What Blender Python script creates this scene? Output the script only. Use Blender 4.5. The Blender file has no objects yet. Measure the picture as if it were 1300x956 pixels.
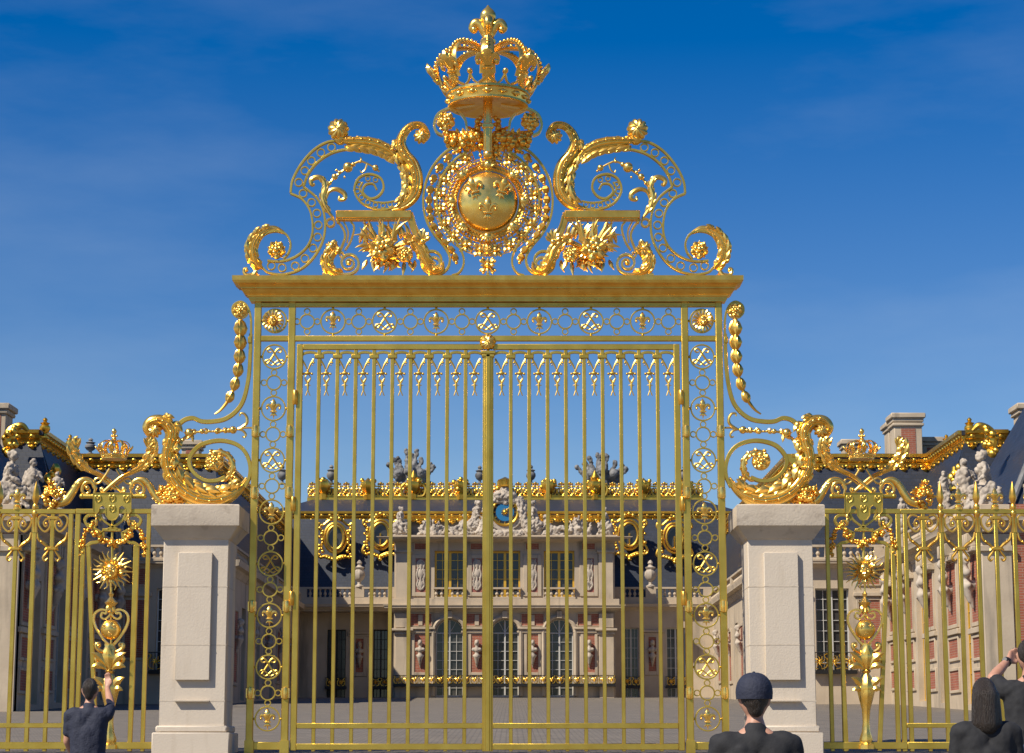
import bpy, bmesh, math, random
from math import sin, cos, tan, pi, atan, atan2, sqrt, radians, hypot, floor
from mathutils import Vector
RN = random.Random(11)
SC = bpy.context.scene
COL = SC.collection
# ---------------------------------------------------------------- camera model used for measuring
F = 2700.0
TH = atan(472 / 2700)
EYE = 1.5
S = 0.0168                       # metres per photo pixel in the plane of the gate
def W(u, v, D):
    a = (u - 650) / F; b = (v - 478) / F
    t = D / (cos(TH) + b * sin(TH))
    return Vector((a * t, D, EYE + t * (sin(TH) - b * cos(TH))))
def ZF(v, D): return W(650, v, D).z
def XF(u, D, v=750): return W(u, v, D).x
def GZ(y):                        # the ground climbs from the square to the palace
    if y <= 0: return 0.0
    if y <= 45: return 1.4 * y / 45
    if y <= 155: return 1.4 + 3.7 * (y - 45) / 110
    return 5.1
D0 = 45.0
MX = 1239.0
def sheet(mir=False, D=D0):
    def tf(u, v, w):
        p = W(MX - u if mir else u, v, D)
        return (p.x, D - w * S, p.z)
    return tf
def sheetv(mir=False, D=D0):      # true verticals: X read at mid height
    def tf(u, v, w):
        return (W(MX - u if mir else u, 640, D).x, D - w * S, ZF(v, D))
    return tf
ident = lambda x, y, z: (x, y, z)

# ---------------------------------------------------------------- curves
def spline(pts, n=6, closed=False):
    P = [tuple(p) for p in pts]; out = []
    m = len(P); rng = m if closed else m - 1
    dim = len(P[0])
    for i in range(rng):
        if closed: p0, p1, p2, p3 = P[(i-1) % m], P[i], P[(i+1) % m], P[(i+2) % m]
        else:
            p1, p2 = P[i], P[i+1]
            p0 = P[i-1] if i > 0 else tuple(2*p1[k]-p2[k] for k in range(dim))
            p3 = P[i+2] if i + 2 < m else tuple(2*p2[k]-p1[k] for k in range(dim))
        for j in range(n):
            t = j / n
            out.append(tuple(0.5*((2*p1[k]) + (-p0[k]+p2[k])*t + (2*p0[k]-5*p1[k]+4*p2[k]-p3[k])*t*t + (-p0[k]+3*p1[k]-3*p2[k]+p3[k])*t**3) for k in range(dim)))
    if not closed: out.append(P[-1])
    return out
def lerp_list(L, t):
    if not isinstance(L, (list, tuple)): return L
    x = t * (len(L) - 1); i = min(int(x), len(L) - 2)
    return L[i] + (L[i+1] - L[i]) * (x - i)
def spiral(cx, cy, r0, r1, a0, turns, n=40):
    return [(cx + (r0+(r1-r0)*i/n)*cos(a0+2*pi*turns*i/n), cy + (r0+(r1-r0)*i/n)*sin(a0+2*pi*turns*i/n)) for i in range(n+1)]
def conv(ox, oy, sc): return lambda *pts: [(ox + a/sc, oy + b/sc) for a, b in pts]

# ---------------------------------------------------------------- mesh builder
class MB:
    def __init__(s, tf=ident): s.v = []; s.f = []; s.tf = tf
    def add(s, vs, fs):
        o = len(s.v); tf = s.tf
        s.v += [tf(*p) for p in vs]
        s.f += [tuple(o + i for i in f) for f in fs]
    def box(s, a0, a1, b0, b1, c0, c1):
        vs = [(x, y, z) for x in (a0, a1) for y in (b0, b1) for z in (c0, c1)]
        s.add(vs, [(0,1,3,2),(4,6,7,5),(0,4,5,1),(2,3,7,6),(0,2,6,4),(1,5,7,3)])
    def bbox(s, a0, a1, b0, b1, c0, c1, e):      # chamfered on every edge
        vs = []; bm = bmesh.new()
        bmesh.ops.create_cube(bm, size=1)
        for v in bm.verts: v.co = Vector(((a0+a1)/2 + v.co.x*(a1-a0), (b0+b1)/2 + v.co.y*(b1-b0), (c0+c1)/2 + v.co.z*(c1-c0)))
        bmesh.ops.bevel(bm, geom=bm.edges[:], offset=e, segments=1, affect='EDGES')
        bm.verts.index_update()
        s.add([tuple(v.co) for v in bm.verts], [tuple(v.index for v in f.verts) for f in bm.faces]); bm.free()
    def tube(s, pts, r, n=8, sw=1.0, up=(0, 0, 1), closed=False, cap=True):
        P = [Vector(p) if len(p) == 3 else Vector((p[0], p[1], 0)) for p in pts]
        m = len(P); vs = []; fs = []; N = None
        for i in range(m):
            if closed: T = P[(i+1) % m] - P[i-1]
            else: T = P[min(i+1, m-1)] - P[max(i-1, 0)]
            if T.length < 1e-9: T = Vector((1, 0, 0))
            T.normalize()
            if N is None:
                N = Vector(up) - T * T.dot(Vector(up))
                if N.length < 1e-3: N = T.orthogonal()
            else: N = N - T * T.dot(N)
            if N.length < 1e-6: N = T.orthogonal()
            N.normalize(); B = T.cross(N)
            rr = r[i] if isinstance(r, list) and len(r) == m else lerp_list(r, i / max(1, m-1))
            for k in range(n):
                a = 2*pi*k/n; o = (N*cos(a) + B*sin(a)) * rr
                vs.append((P[i].x + o.x, P[i].y + o.y, P[i].z + o.z * sw))
        for i in range(m if closed else m - 1):
            j = (i+1) % m
            for k in range(n): fs.append((i*n+k, i*n+(k+1) % n, j*n+(k+1) % n, j*n+k))
        if not closed and cap:
            fs.append(tuple(range(n-1, -1, -1))); fs.append(tuple((m-1)*n + k for k in range(n)))
        s.add(vs, fs)
    def band(s, pts, wd, dp, closed=False, w0=0.0, ch=0.22):
        m = len(pts); vs = []; fs = []
        for i in range(m):
            if closed: a, b = pts[i-1], pts[(i+1) % m]
            else: a, b = pts[max(i-1, 0)], pts[min(i+1, m-1)]
            tx, ty = b[0]-a[0], b[1]-a[1]; l = hypot(tx, ty) or 1
            nx, ny = -ty/l, tx/l
            w = (lerp_list(wd, i/max(1, m-1))) / 2; d = dp/2; c = ch * min(w, d)
            for (q, z) in ((-w, -d+c), (-w, d-c), (-w+c, d), (w-c, d), (w, d-c), (w, -d+c), (w-c, -d), (-w+c, -d)):
                vs.append((pts[i][0] + nx*q, pts[i][1] + ny*q, w0 + z))
        for i in range(m if closed else m-1):
            j = (i+1) % m
            for k in range(8): fs.append((i*8+k, i*8+(k+1) % 8, j*8+(k+1) % 8, j*8+k))
        if not closed: fs += [tuple(range(8)), tuple((m-1)*8 + k for k in range(7, -1, -1))]
        s.add(vs, fs)
    def ring(s, cx, cy, r, wd, dp, n=28, w0=0.0):
        s.band([(cx + r*cos(2*pi*i/n), cy + r*sin(2*pi*i/n)) for i in range(n)], wd, dp, True, w0)
    def ball(s, c, r, sx=1, sy=1, sz=1, n=10, m=7):
        vs = [(c[0], c[1], c[2] + r*sz)]; fs = []
        for i in range(1, m):
            t = pi*i/m
            for k in range(n):
                a = 2*pi*k/n
                vs.append((c[0] + r*sx*sin(t)*cos(a), c[1] + r*sy*sin(t)*sin(a), c[2] + r*sz*cos(t)))
        vs.append((c[0], c[1], c[2] - r*sz)); L = len(vs) - 1
        for k in range(n):
            fs.append((0, 1+k, 1+(k+1) % n)); fs.append((L, 1+(m-2)*n+(k+1) % n, 1+(m-2)*n+k))
            for i in range(m-2): fs.append((1+i*n+k, 1+(i+1)*n+k, 1+(i+1)*n+(k+1) % n, 1+i*n+(k+1) % n))
        s.add(vs, fs)
    def lathe(s, prof, c, ax=(0, 0, 1), n=16, flute=0.0, nf=8):
        A = Vector(ax).normalized(); U = A.orthogonal().normalized(); V = A.cross(U); C = Vector(c)
        vs = []; fs = []; m = len(prof)
        for (r, h) in prof:
            for k in range(n):
                a = 2*pi*k/n; q = r*(1 + flute*cos(nf*a))
                p = C + A*h + (U*cos(a) + V*sin(a))*q; vs.append(tuple(p))
        for i in range(m-1):
            for k in range(n): fs.append((i*n+k, i*n+(k+1) % n, (i+1)*n+(k+1) % n, (i+1)*n+k))
        fs.append(tuple(range(n-1, -1, -1))); fs.append(tuple((m-1)*n+k for k in range(n)))
        s.add(vs, fs)
    def petal(s, b, ang, L, wd, lift=3.0, curl=0.0, camber=0.5, n=7, peak=0.45, th=1.0, tipw=0.0, rot=None):
        vs = []; fs = []; x, y = b[0], b[1]; w = b[2] if len(b) > 2 else 0.0
        a = ang; st = L/n; rows = []
        for i in range(n+1):
            t = i/n
            pw = (t/peak)**0.7 if t < peak else ((1-t)/(1-peak))**0.8
            hw = wd*0.5*max(0.03, 0.25*(1-t) + 0.75*pw if t < peak else pw)
            z = w + lift*sin(pi*min(1, t*0.62)) + tipw*t*t
            rows.append((x, y, z, a, hw)); a += curl/n; x += cos(a)*st; y += sin(a)*st
        C = (-1, -.5, 0, .5, 1)
        for (x, y, z, a, hw) in rows:
            for c in C:
                vs.append((x - sin(a)*c*hw, y + cos(a)*c*hw, z - camber*hw*c*c + (0.18*hw if c == 0 else 0)))
        for (x, y, z, a, hw) in rows:
            for c in (-.5, 0, .5):
                vs.append((x - sin(a)*c*hw, y + cos(a)*c*hw, z - camber*hw*c*c - th - 0.12*hw))
        o = (n+1)*5
        for i in range(n):
            for k in range(4): fs.append((i*5+k, i*5+k+1, (i+1)*5+k+1, (i+1)*5+k))
            bi, bj = o+i*3, o+(i+1)*3
            fs += [(i*5, (i+1)*5, bj, bi), (bi, bj, bj+1, bi+1), (bi+1, bj+1, bj+2, bi+2), (bi+2, bj+2, (i+1)*5+4, i*5+4)]
        s.add(vs, fs)
    def leaves(s, pts, side, n, L, wd, sweep=0.7, lift=3.0, t0=0.0, t1=1.0, w=0.0, off=0.0, curl=0.6, camber=0.5):
        m = len(pts)
        for k in range(n):
            t = t0 + (t1-t0)*(k+0.5)/n; i = min(int(t*(m-1)), m-2)
            a = pts[i]; b = pts[i+1]; ang = atan2(b[1]-a[1], b[0]-a[0])
            l = lerp_list(L, k/max(1, n-1)); q = lerp_list(wd, k/max(1, n-1)); of = lerp_list(off, k/max(1, n-1))
            nx, ny = -sin(ang)*side, cos(ang)*side
            s.petal((a[0]+nx*of, a[1]+ny*of, w), ang + side*sweep, l, q, lift, -side*curl, camber)
    def acanthus(s, pts, wl, wr, lobes, h=6.0, swl=0.10, swr=0.06, w0=0.0, dl=0.42, dr=0.12, ns=9, per=14, groove=0.40, curl=0.35, fl=3):
        """broad fluted leaf along a stem; wl / wr widths left and right of it, dl / dr how deep each edge is lobed"""
        L = [0.0]
        for i in range(1, len(pts)): L.append(L[-1] + hypot(pts[i][0]-pts[i-1][0], pts[i][1]-pts[i-1][1]))
        T = L[-1]
        def at(t):
            t = min(1.0, max(0.0, t))*T; i = 0
            lo, hi = 0, len(L)-1
            while hi - lo > 1:
                mid = (lo+hi)//2
                if L[mid] <= t: lo = mid
                else: hi = mid
            f = (t - L[lo])/max(1e-6, L[hi]-L[lo]); a, b = pts[lo], pts[hi]; d = hypot(b[0]-a[0], b[1]-a[1]) or 1
            return (a[0]+(b[0]-a[0])*f, a[1]+(b[1]-a[1])*f, (b[0]-a[0])/d, (b[1]-a[1])/d)
        N = lobes*per + 1; K = 2*ns + 1; vs = []; fs = []
        for back in (0, 1):
            for i in range(N):
                t = i/(N-1); ph = abs(sin(pi*lobes*t)); hh = lerp_list(h, t)
                for j in range(-ns, ns+1):
                    q = abs(j)/ns; left = j < 0
                    sw = (swl if left else swr)*q**1.4; x, y, tx, ty = at(t*(1-.02) + sw*(1 - t*.5))
                    wdt = lerp_list(wl if left else wr, t); d = dl if left else dr
                    u_ = max(0.0, (q-.42)/.58); e = 1 - d*(1 - ph**.5)*u_**1.1
                    sd = -1 if left else 1
                    o = sd*wdt*q*e
                    z = hh*(1 - q*q)**.6*.9 + hh*groove*(ph-.55)*u_*(1.2-u_)*1.5*(1 if d > .2 else .15) + hh*.15*cos(2*pi*fl*q)*(1-.6*q) + curl*hh*max(0, (q-.72)/.28)*ph*(1 if d > .2 else 0)
                    if q > .999: z = curl*hh*ph*(1 if d > .2 else 0)
                    if back: z = -.35*hh*(1-q*q) - 0.8 + (curl*hh*ph*q**3 if d > .2 else 0)
                    vs.append((x - ty*o, y + tx*o, w0 + z))
        B = N*K
        for i in range(N-1):
            for j in range(K-1):
                a = i*K+j; fs.append((a, a+1, a+K+1, a+K)); fs.append((B+a, B+a+K, B+a+K+1, B+a+1))
            for j in (0, K-1): a = i*K+j; fs.append((a, a+K, B+a+K, B+a))
        for i in (0, N-1):
            for j in range(K-1): a = i*K+j; fs.append((a, a+1, B+a+1, B+a))
        s.add(vs, fs)
    def lobes(s, pts, side, n, L, wd, sweep=0.75, t0=0.0, t1=1.0, w=0.0, off=0.0, lift=4.0, curl=0.9):
        """overlapping acanthus lobes along one edge of a stem, each a fan of three blades"""
        m = len(pts)
        for k in range(n):
            t = t0 + (t1-t0)*(k+0.5)/n; i = min(int(t*(m-1)), m-2); f = k/max(1, n-1)
            a = pts[i]; b = pts[i+1]; ang = atan2(b[1]-a[1], b[0]-a[0]); l = lerp_list(L, f); q = lerp_list(wd, f); of = lerp_list(off, f)
            nx, ny = -sin(ang)*side, cos(ang)*side; tx, ty = cos(ang), sin(ang)
            for (da, ll, ww, dz, sh) in ((.38, .72, .55, -1.2, -.10), (-.34, .80, .55, -.6, .12), (0, 1.0, .72, 0.6, 0)):
                s.petal((a[0]+nx*of+tx*l*sh, a[1]+ny*of+ty*l*sh, w+dz), ang + side*(sweep+da), l*ll, q*ww, lift, -side*curl, .55, 9, .5, 1.2, -lift*.25)
    def build(s, name, m, parent=None, sharp=38):
        xs = [p[0] for p in s.v]; ys = [p[1] for p in s.v]; zs = [p[2] for p in s.v]
        c = Vector(((min(xs)+max(xs))/2, (min(ys)+max(ys))/2, (min(zs)+max(zs))/2))
        me = bpy.data.meshes.new(name)
        me.from_pydata([(p[0]-c.x, p[1]-c.y, p[2]-c.z) for p in s.v], [], s.f)
        bm = bmesh.new(); bm.from_mesh(me); bmesh.ops.recalc_face_normals(bm, faces=bm.faces[:])
        for f in bm.faces: f.smooth = True
        bm.to_mesh(me); bm.free()
        me.set_sharp_from_angle(angle=radians(sharp))
        me.materials.append(m)
        return link(name, me, c, parent)
ORG = {}
def link(name, me, c, parent=None):
    o = bpy.data.objects.new(name, me); COL.objects.link(o); ORG[o.name] = Vector(c)
    if parent: o.parent = parent; o.location = Vector(c) - ORG[parent.name]
    else: o.location = c
    return o
def tag(o, label, cat, group=None, kind=None):
    if label: o['label'] = label
    if cat: o['category'] = cat
    if group: o['group'] = group
    if kind: o['kind'] = kind
    return o
def thing(name, loc, label, cat, group=None):
    return tag(link(name, None, Vector(loc)), label, cat, group)
def kids(o): return [c for c in o.children]
def dup(o, parent, delta, scale=None):
    n = o.copy(); COL.objects.link(n); ORG[n.name] = ORG[o.name] + Vector(delta)
    if parent: n.parent = parent; n.location = ORG[n.name] - ORG[parent.name]
    else: n.parent = None; n.location = ORG[n.name]
    if scale: n.scale = (scale,)*3
    for c in kids(o): dup(c, n, delta)
    return n
def dup_at(o, parent, pos, scale=None):        # copy placed by its centre
    return dup(o, parent, Vector(pos) - ORG[o.name], scale)

# ---------------------------------------------------------------- materials
def mat(name, col, rough=0.6, metal=0.0, col2=None, nscale=6.0, detail=6.0, namt=1.0, bump=0.0, bscale=30.0, rvar=0.0, spec=0.5, stain=None, stscale=1.5, coat=0):
    m = bpy.data.materials.new(name); m.use_nodes = True
    nt = m.node_tree; b = nt.nodes['Principled BSDF']; L = nt.links
    b.inputs['Roughness'].default_value = rough; b.inputs['Metallic'].default_value = metal
    b.inputs['Specular IOR Level'].default_value = spec
    b.inputs['Base Color'].default_value = (*col, 1)
    g = nt.nodes.new('ShaderNodeNewGeometry')
    def noise(sc, det=6.0):
        n = nt.nodes.new('ShaderNodeTexNoise'); n.inputs['Scale'].default_value = sc; n.inputs['Detail'].default_value = det
        L.new(g.outputs['Position'], n.inputs['Vector']); return n
    cur = None
    if col2:
        n = noise(nscale, detail); r = nt.nodes.new('ShaderNodeValToRGB')
        r.color_ramp.elements[0].position = 0.5 - 0.2*namt; r.color_ramp.elements[1].position = 0.5 + 0.2*namt
        r.color_ramp.elements[0].color = (*col2, 1); r.color_ramp.elements[1].color = (*col, 1)
        L.new(n.outputs['Fac'], r.inputs['Fac']); cur = r.outputs['Color']
    if stain:
        n = noise(stscale, 9.0); r = nt.nodes.new('ShaderNodeValToRGB')
        r.color_ramp.elements[0].position = 0.56; r.color_ramp.elements[1].position = 0.72
        L.new(n.outputs['Fac'], r.inputs['Fac'])
        mx = nt.nodes.new('ShaderNodeMixRGB'); L.new(r.outputs['Color'], mx.inputs[0])
        if cur: L.new(cur, mx.inputs[1])
        else: mx.inputs[1].default_value = (*col, 1)
        mx.inputs[2].default_value = (*stain, 1); cur = mx.outputs[0]
    if cur: L.new(cur, b.inputs['Base Color'])
    if rvar:
        n = noise(nscale*1.7, 4.0); mr = nt.nodes.new('ShaderNodeMapRange')
        mr.inputs['To Min'].default_value = max(0.03, rough - rvar); mr.inputs['To Max'].default_value = rough + rvar
        L.new(n.outputs['Fac'], mr.inputs['Value']); L.new(mr.outputs[0], b.inputs['Roughness'])
    if bump:
        n = noise(bscale, 4.0); bp = nt.nodes.new('ShaderNodeBump'); bp.inputs['Strength'].default_value = bump; bp.inputs['Distance'].default_value = 0.02
        L.new(n.outputs['Fac'], bp.inputs['Height']); L.new(bp.outputs[0], b.inputs['Normal'])
    return m
def brick_mat(name, c1, c2, mortar, bw, bh, mort, rough=0.85, axis='XZ', msz=0.012, bump=0.3):
    m = bpy.data.materials.new(name); m.use_nodes = True
    nt = m.node_tree; b = nt.nodes['Principled BSDF']; L = nt.links
    b.inputs['Roughness'].default_value = rough
    g = nt.nodes.new('ShaderNodeNewGeometry'); sp = nt.nodes.new('ShaderNodeSeparateXYZ'); cb = nt.nodes.new('ShaderNodeCombineXYZ')
    L.new(g.outputs['Position'], sp.inputs[0])
    if axis == 'XZ':
        ad = nt.nodes.new('ShaderNodeMath'); ad.operation = 'ADD'; L.new(sp.outputs['X'], ad.inputs[0]); L.new(sp.outputs['Y'], ad.inputs[1])
        L.new(ad.outputs[0], cb.inputs[0]); L.new(sp.outputs['Z'], cb.inputs[1])
    else: L.new(sp.outputs['X'], cb.inputs[0]); L.new(sp.outputs['Y'], cb.inputs[1])
    t = nt.nodes.new('ShaderNodeTexBrick'); L.new(cb.outputs[0], t.inputs['Vector'])
    t.inputs['Color1'].default_value = (*c1, 1); t.inputs['Color2'].default_value = (*c2, 1); t.inputs['Mortar'].default_value = (*mortar, 1)
    t.inputs['Scale'].default_value = 1.0; t.inputs['Brick Width'].default_value = bw; t.inputs['Row Height'].default_value = bh; t.inputs['Mortar Size'].default_value = msz
    n = nt.nodes.new('ShaderNodeTexNoise'); n.inputs['Scale'].default_value = 1.3; n.inputs['Detail'].default_value = 8; L.new(g.outputs['Position'], n.inputs['Vector'])
    mr = nt.nodes.new('ShaderNodeMapRange'); mr.inputs['To Min'].default_value = 0.6; mr.inputs['To Max'].default_value = 1.35; L.new(n.outputs['Fac'], mr.inputs['Value'])
    mx = nt.nodes.new('ShaderNodeMixRGB'); mx.blend_type = 'MULTIPLY'; mx.inputs[0].default_value = 1
    L.new(t.outputs['Color'], mx.inputs[1]); L.new(mr.outputs[0], mx.inputs[2]); L.new(mx.outputs[0], b.inputs['Base Color'])
    bp = nt.nodes.new('ShaderNodeBump'); bp.inputs['Strength'].default_value = bump; bp.inputs['Distance'].default_value = 0.02; bp.invert = True
    L.new(t.outputs['Fac'], bp.inputs['Height']); L.new(bp.outputs[0], b.inputs['Normal'])
    return m
M = {}
M['leaf'] = mat('gold_leaf', (1.0, 0.69, 0.19), 0.27, 0.90, (0.97, 0.58, 0.11), 7, rvar=0.07, bump=0.035, bscale=14)
M['leafold'] = mat('gold_leaf_aged', (0.97, 0.58, 0.11), 0.30, 0.88, (0.85, 0.43, 0.06), 4, rvar=0.08, bump=0.05, bscale=12)
M['paint'] = mat('gilded_iron', (0.70, 0.505, 0.10), 0.39, 0.85, (0.56, 0.375, 0.06), 2.0, rvar=0.08, bump=0.10, bscale=34)
M['ciph'] = mat('burnished_iron', (0.80, 0.54, 0.11), 0.42, 0.85, (0.66, 0.43, 0.07), 5, rvar=0.06)
M['farleaf'] = mat('roof_gilding', (0.95, 0.60, 0.10), 0.34, 0.95, (0.72, 0.40, 0.05), 1.2, rvar=0.1, bump=0.3, bscale=5)
M['pier'] = mat('pier_limestone', (0.60, 0.515, 0.405), 0.85, 0, (0.575, 0.49, 0.385), 1.1, bump=0.25, bscale=30, stain=(0.54, 0.455, 0.35), stscale=5.1)
M['cap'] = mat('weathered_limestone', (0.57, 0.485, 0.375), 0.9, 0, (0.48, 0.40, 0.305), 2.2, bump=0.35, bscale=22, stain=(0.37, 0.305, 0.23), stscale=4.0)
M['stone'] = mat('palace_limestone', (0.52, 0.42, 0.295), 0.85, 0, (0.42, 0.335, 0.235), 0.9, bump=0.25, bscale=7, stain=(0.25, 0.205, 0.15), stscale=1.1)
M['statue'] = mat('statue_stone', (0.50, 0.425, 0.335), 0.8, 0, (0.36, 0.30, 0.235), 2.0, bump=0.4, bscale=7, stain=(0.15, 0.13, 0.11), stscale=2.6)
M['lead'] = mat('weathered_lead', (0.24, 0.235, 0.225), 0.7, 0.0, (0.07, 0.07, 0.07), 1.5, bump=0.4, bscale=6)
M['brick'] = brick_mat('red_brick', (0.36, 0.105, 0.055), (0.29, 0.08, 0.043), (0.34, 0.23, 0.165), 0.44, 0.12, 0.02)
M['marble'] = mat('red_marble', (0.36, 0.13, 0.09), 0.5, 0, (0.26, 0.085, 0.06), 3)
M['slate'] = brick_mat('slate_tiles', (0.030, 0.037, 0.055), (0.021, 0.027, 0.042), (0.015, 0.018, 0.025), 0.35, 0.22, 0.02, rough=0.5, msz=0.015)
M['glass'] = mat('window_glass', (0.018, 0.02, 0.024), 0.10, 0, (0.06, 0.055, 0.05), 0.7, spec=0.5)
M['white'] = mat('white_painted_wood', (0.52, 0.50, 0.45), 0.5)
M['yellow'] = mat('gilded_window_frame', (0.72, 0.42, 0.045), 0.4, 0.35)
M['blue'] = mat('clock_blue', (0.02, 0.16, 0.34), 0.35)
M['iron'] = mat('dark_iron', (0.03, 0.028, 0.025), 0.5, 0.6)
M['ground'] = brick_mat('paving_setts', (0.20, 0.168, 0.128), (0.16, 0.134, 0.103), (0.09, 0.077, 0.062), 0.30, 0.20, 0.02, axis='XY', msz=0.018)
M['skin'] = mat('skin', (0.50, 0.27, 0.18), 0.5, 0, (0.44, 0.22, 0.14), 20)
M['black'] = mat('black_cotton', (0.012, 0.012, 0.014), 0.85, 0, (0.02, 0.02, 0.022), 30, bump=0.12, bscale=120)
M['navy'] = mat('navy_cotton', (0.014, 0.017, 0.035), 0.8, 0, (0.02, 0.024, 0.045), 40, bump=0.3, bscale=60)
M['denim'] = mat('blue_denim', (0.05, 0.07, 0.13), 0.85, 0, (0.03, 0.045, 0.09), 30)
M['hair'] = mat('dark_brown_hair', (0.03, 0.018, 0.01), 0.5, 0, (0.015, 0.01, 0.006), 110, bump=0.7, bscale=150)
M['grey'] = mat('grey_cotton', (0.16, 0.17, 0.19), 0.85, 0, (0.13, 0.14, 0.155), 40, bump=0.12, bscale=120)
for k_ in ('pier', 'stone'):                      # rain streaks run down the stone
    nt_ = M[k_].node_tree; n_ = [n_ for n_ in nt_.nodes if n_.type == 'TEX_NOISE'][1]
    q_ = nt_.nodes.new('ShaderNodeMapping'); q_.inputs['Scale'].default_value = (1.0, 1.0, 0.16)
    src_ = n_.inputs['Vector'].links[0].from_socket; nt_.links.new(src_, q_.inputs['Vector']); nt_.links.new(q_.outputs[0], n_.inputs['Vector'])
nt_ = M['hair'].node_tree
for n_ in [n_ for n_ in nt_.nodes if n_.type == 'TEX_NOISE']:
    q_ = nt_.nodes.new('ShaderNodeMapping'); q_.inputs['Scale'].default_value = (1.6, 1.6, 0.09)
    l_ = n_.inputs['Vector'].links[0]; src_ = l_.from_socket; nt_.links.new(src_, q_.inputs['Vector']); nt_.links.new(q_.outputs[0], n_.inputs['Vector'])
M['plastic'] = mat('black_plastic', (0.012, 0.012, 0.013), 0.35)
M['shoe'] = mat('dark_leather', (0.03, 0.025, 0.02), 0.5)

# ---------------------------------------------------------------- world, sun, camera
AZ, EL = 52.0, 46.0                       # sun: to the left behind the camera
sd = Vector((-sin(radians(AZ))*cos(radians(EL)), -cos(radians(AZ))*cos(radians(EL)), sin(radians(EL))))
wd = bpy.data.worlds.new('World'); SC.world = wd; wd.use_nodes = True
nt = wd.node_tree; bg = nt.nodes['Background']
sky = nt.nodes.new('ShaderNodeTexSky'); sky.sky_type = 'NISHITA'; sky.sun_disc = False
sky.sun_elevation = radians(EL); sky.sun_rotation = atan2(sd.x, sd.y) % (2*pi)
sky.altitude = 200; sky.air_density = 1.0; sky.dust_density = 0.25; sky.ozone_density = 3.5
tcz = nt.nodes.new('ShaderNodeTexCoord'); spz = nt.nodes.new('ShaderNodeSeparateXYZ'); nt.links.new(tcz.outputs['Generated'], spz.inputs[0])
mrz = nt.nodes.new('ShaderNodeMapRange'); mrz.inputs['From Min'].default_value = 0.10; mrz.inputs['From Max'].default_value = 0.34; mrz.inputs['To Min'].default_value = 1.27; mrz.inputs['To Max'].default_value = 1.50
nt.links.new(spz.outputs['Z'], mrz.inputs['Value'])
hs = nt.nodes.new('ShaderNodeHueSaturation'); nt.links.new(mrz.outputs[0], hs.inputs['Saturation']); hs.inputs['Value'].default_value = 1.06; hs.inputs['Hue'].default_value = 0.512
nt.links.new(sky.outputs[0], hs.inputs['Color'])
# thin high wisps of cloud
tc = nt.nodes.new('ShaderNodeTexCoord'); mp = nt.nodes.new('ShaderNodeMapping'); mp.inputs['Scale'].default_value = (3.0, 3.0, 11.0); mp.inputs['Rotation'].default_value = (0, radians(14), 0)
nz = nt.nodes.new('ShaderNodeTexNoise'); nz.inputs['Scale'].default_value = 1.6; nz.inputs['Detail'].default_value = 7; nz.inputs['Roughness'].default_value = 0.55
rp = nt.nodes.new('ShaderNodeValToRGB'); rp.color_ramp.elements[0].position = 0.48; rp.color_ramp.elements[1].position = 0.95
rp.color_ramp.elements[1].color = (0.17, 0.17, 0.17, 1)
nt.links.new(tc.outputs['Generated'], mp.inputs['Vector']); nt.links.new(mp.outputs[0], nz.inputs['Vector']); nt.links.new(nz.outputs['Fac'], rp.inputs['Fac'])
mxs = nt.nodes.new('ShaderNodeMixRGB'); mxs.inputs[2].default_value = (6.0, 7.0, 8.0, 1)
nt.links.new(rp.outputs[0], mxs.inputs[0]); nt.links.new(hs.outputs[0], mxs.inputs[1]); nt.links.new(mxs.outputs[0], bg.inputs[0])
bg.inputs[1].default_value = 0.072
sl = bpy.data.lights.new('sun', 'SUN'); sl.energy = 4.6; sl.angle = radians(0.5); sl.color = (1.0, 0.92, 0.79)
so = bpy.data.objects.new('sun', sl); COL.objects.link(so); so.rotation_euler = sd.to_track_quat('Z', 'Y').to_euler(); so.location = (0, 0, 60)
cd = bpy.data.cameras.new('camera'); cam = bpy.data.objects.new('camera', cd); COL.objects.link(cam)
cd.sensor_width = 36; cd.sensor_fit = 'HORIZONTAL'; cd.lens = F/1300*36; cd.clip_end = 8000; cd.clip_start = 0.2
cam.location = (0, 0, EYE); cam.rotation_euler = (pi/2 + TH, 0, 0); SC.camera = cam
SC.view_settings.view_transform = 'Standard'; SC.view_settings.look = 'None'; SC.view_settings.exposure = 0.4; SC.view_settings.gamma = 1

# ---------------------------------------------------------------- ground
mb = MB()
ys = [-3000, -200, 0, 10, 20, 30, 45, 60, 80, 100, 120, 155, 300, 4000]
for i in range(len(ys)-1):
    mb.add([(-4000, ys[i], GZ(ys[i])), (4000, ys[i], GZ(ys[i])), (4000, ys[i+1], GZ(ys[i+1])), (-4000, ys[i+1], GZ(ys[i+1]))], [(0, 1, 2, 3)])
tag(mb.build('ground', M['ground']), 'sloping stone paved square and courtyard leading up to the palace', 'ground', kind='structure')
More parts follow.
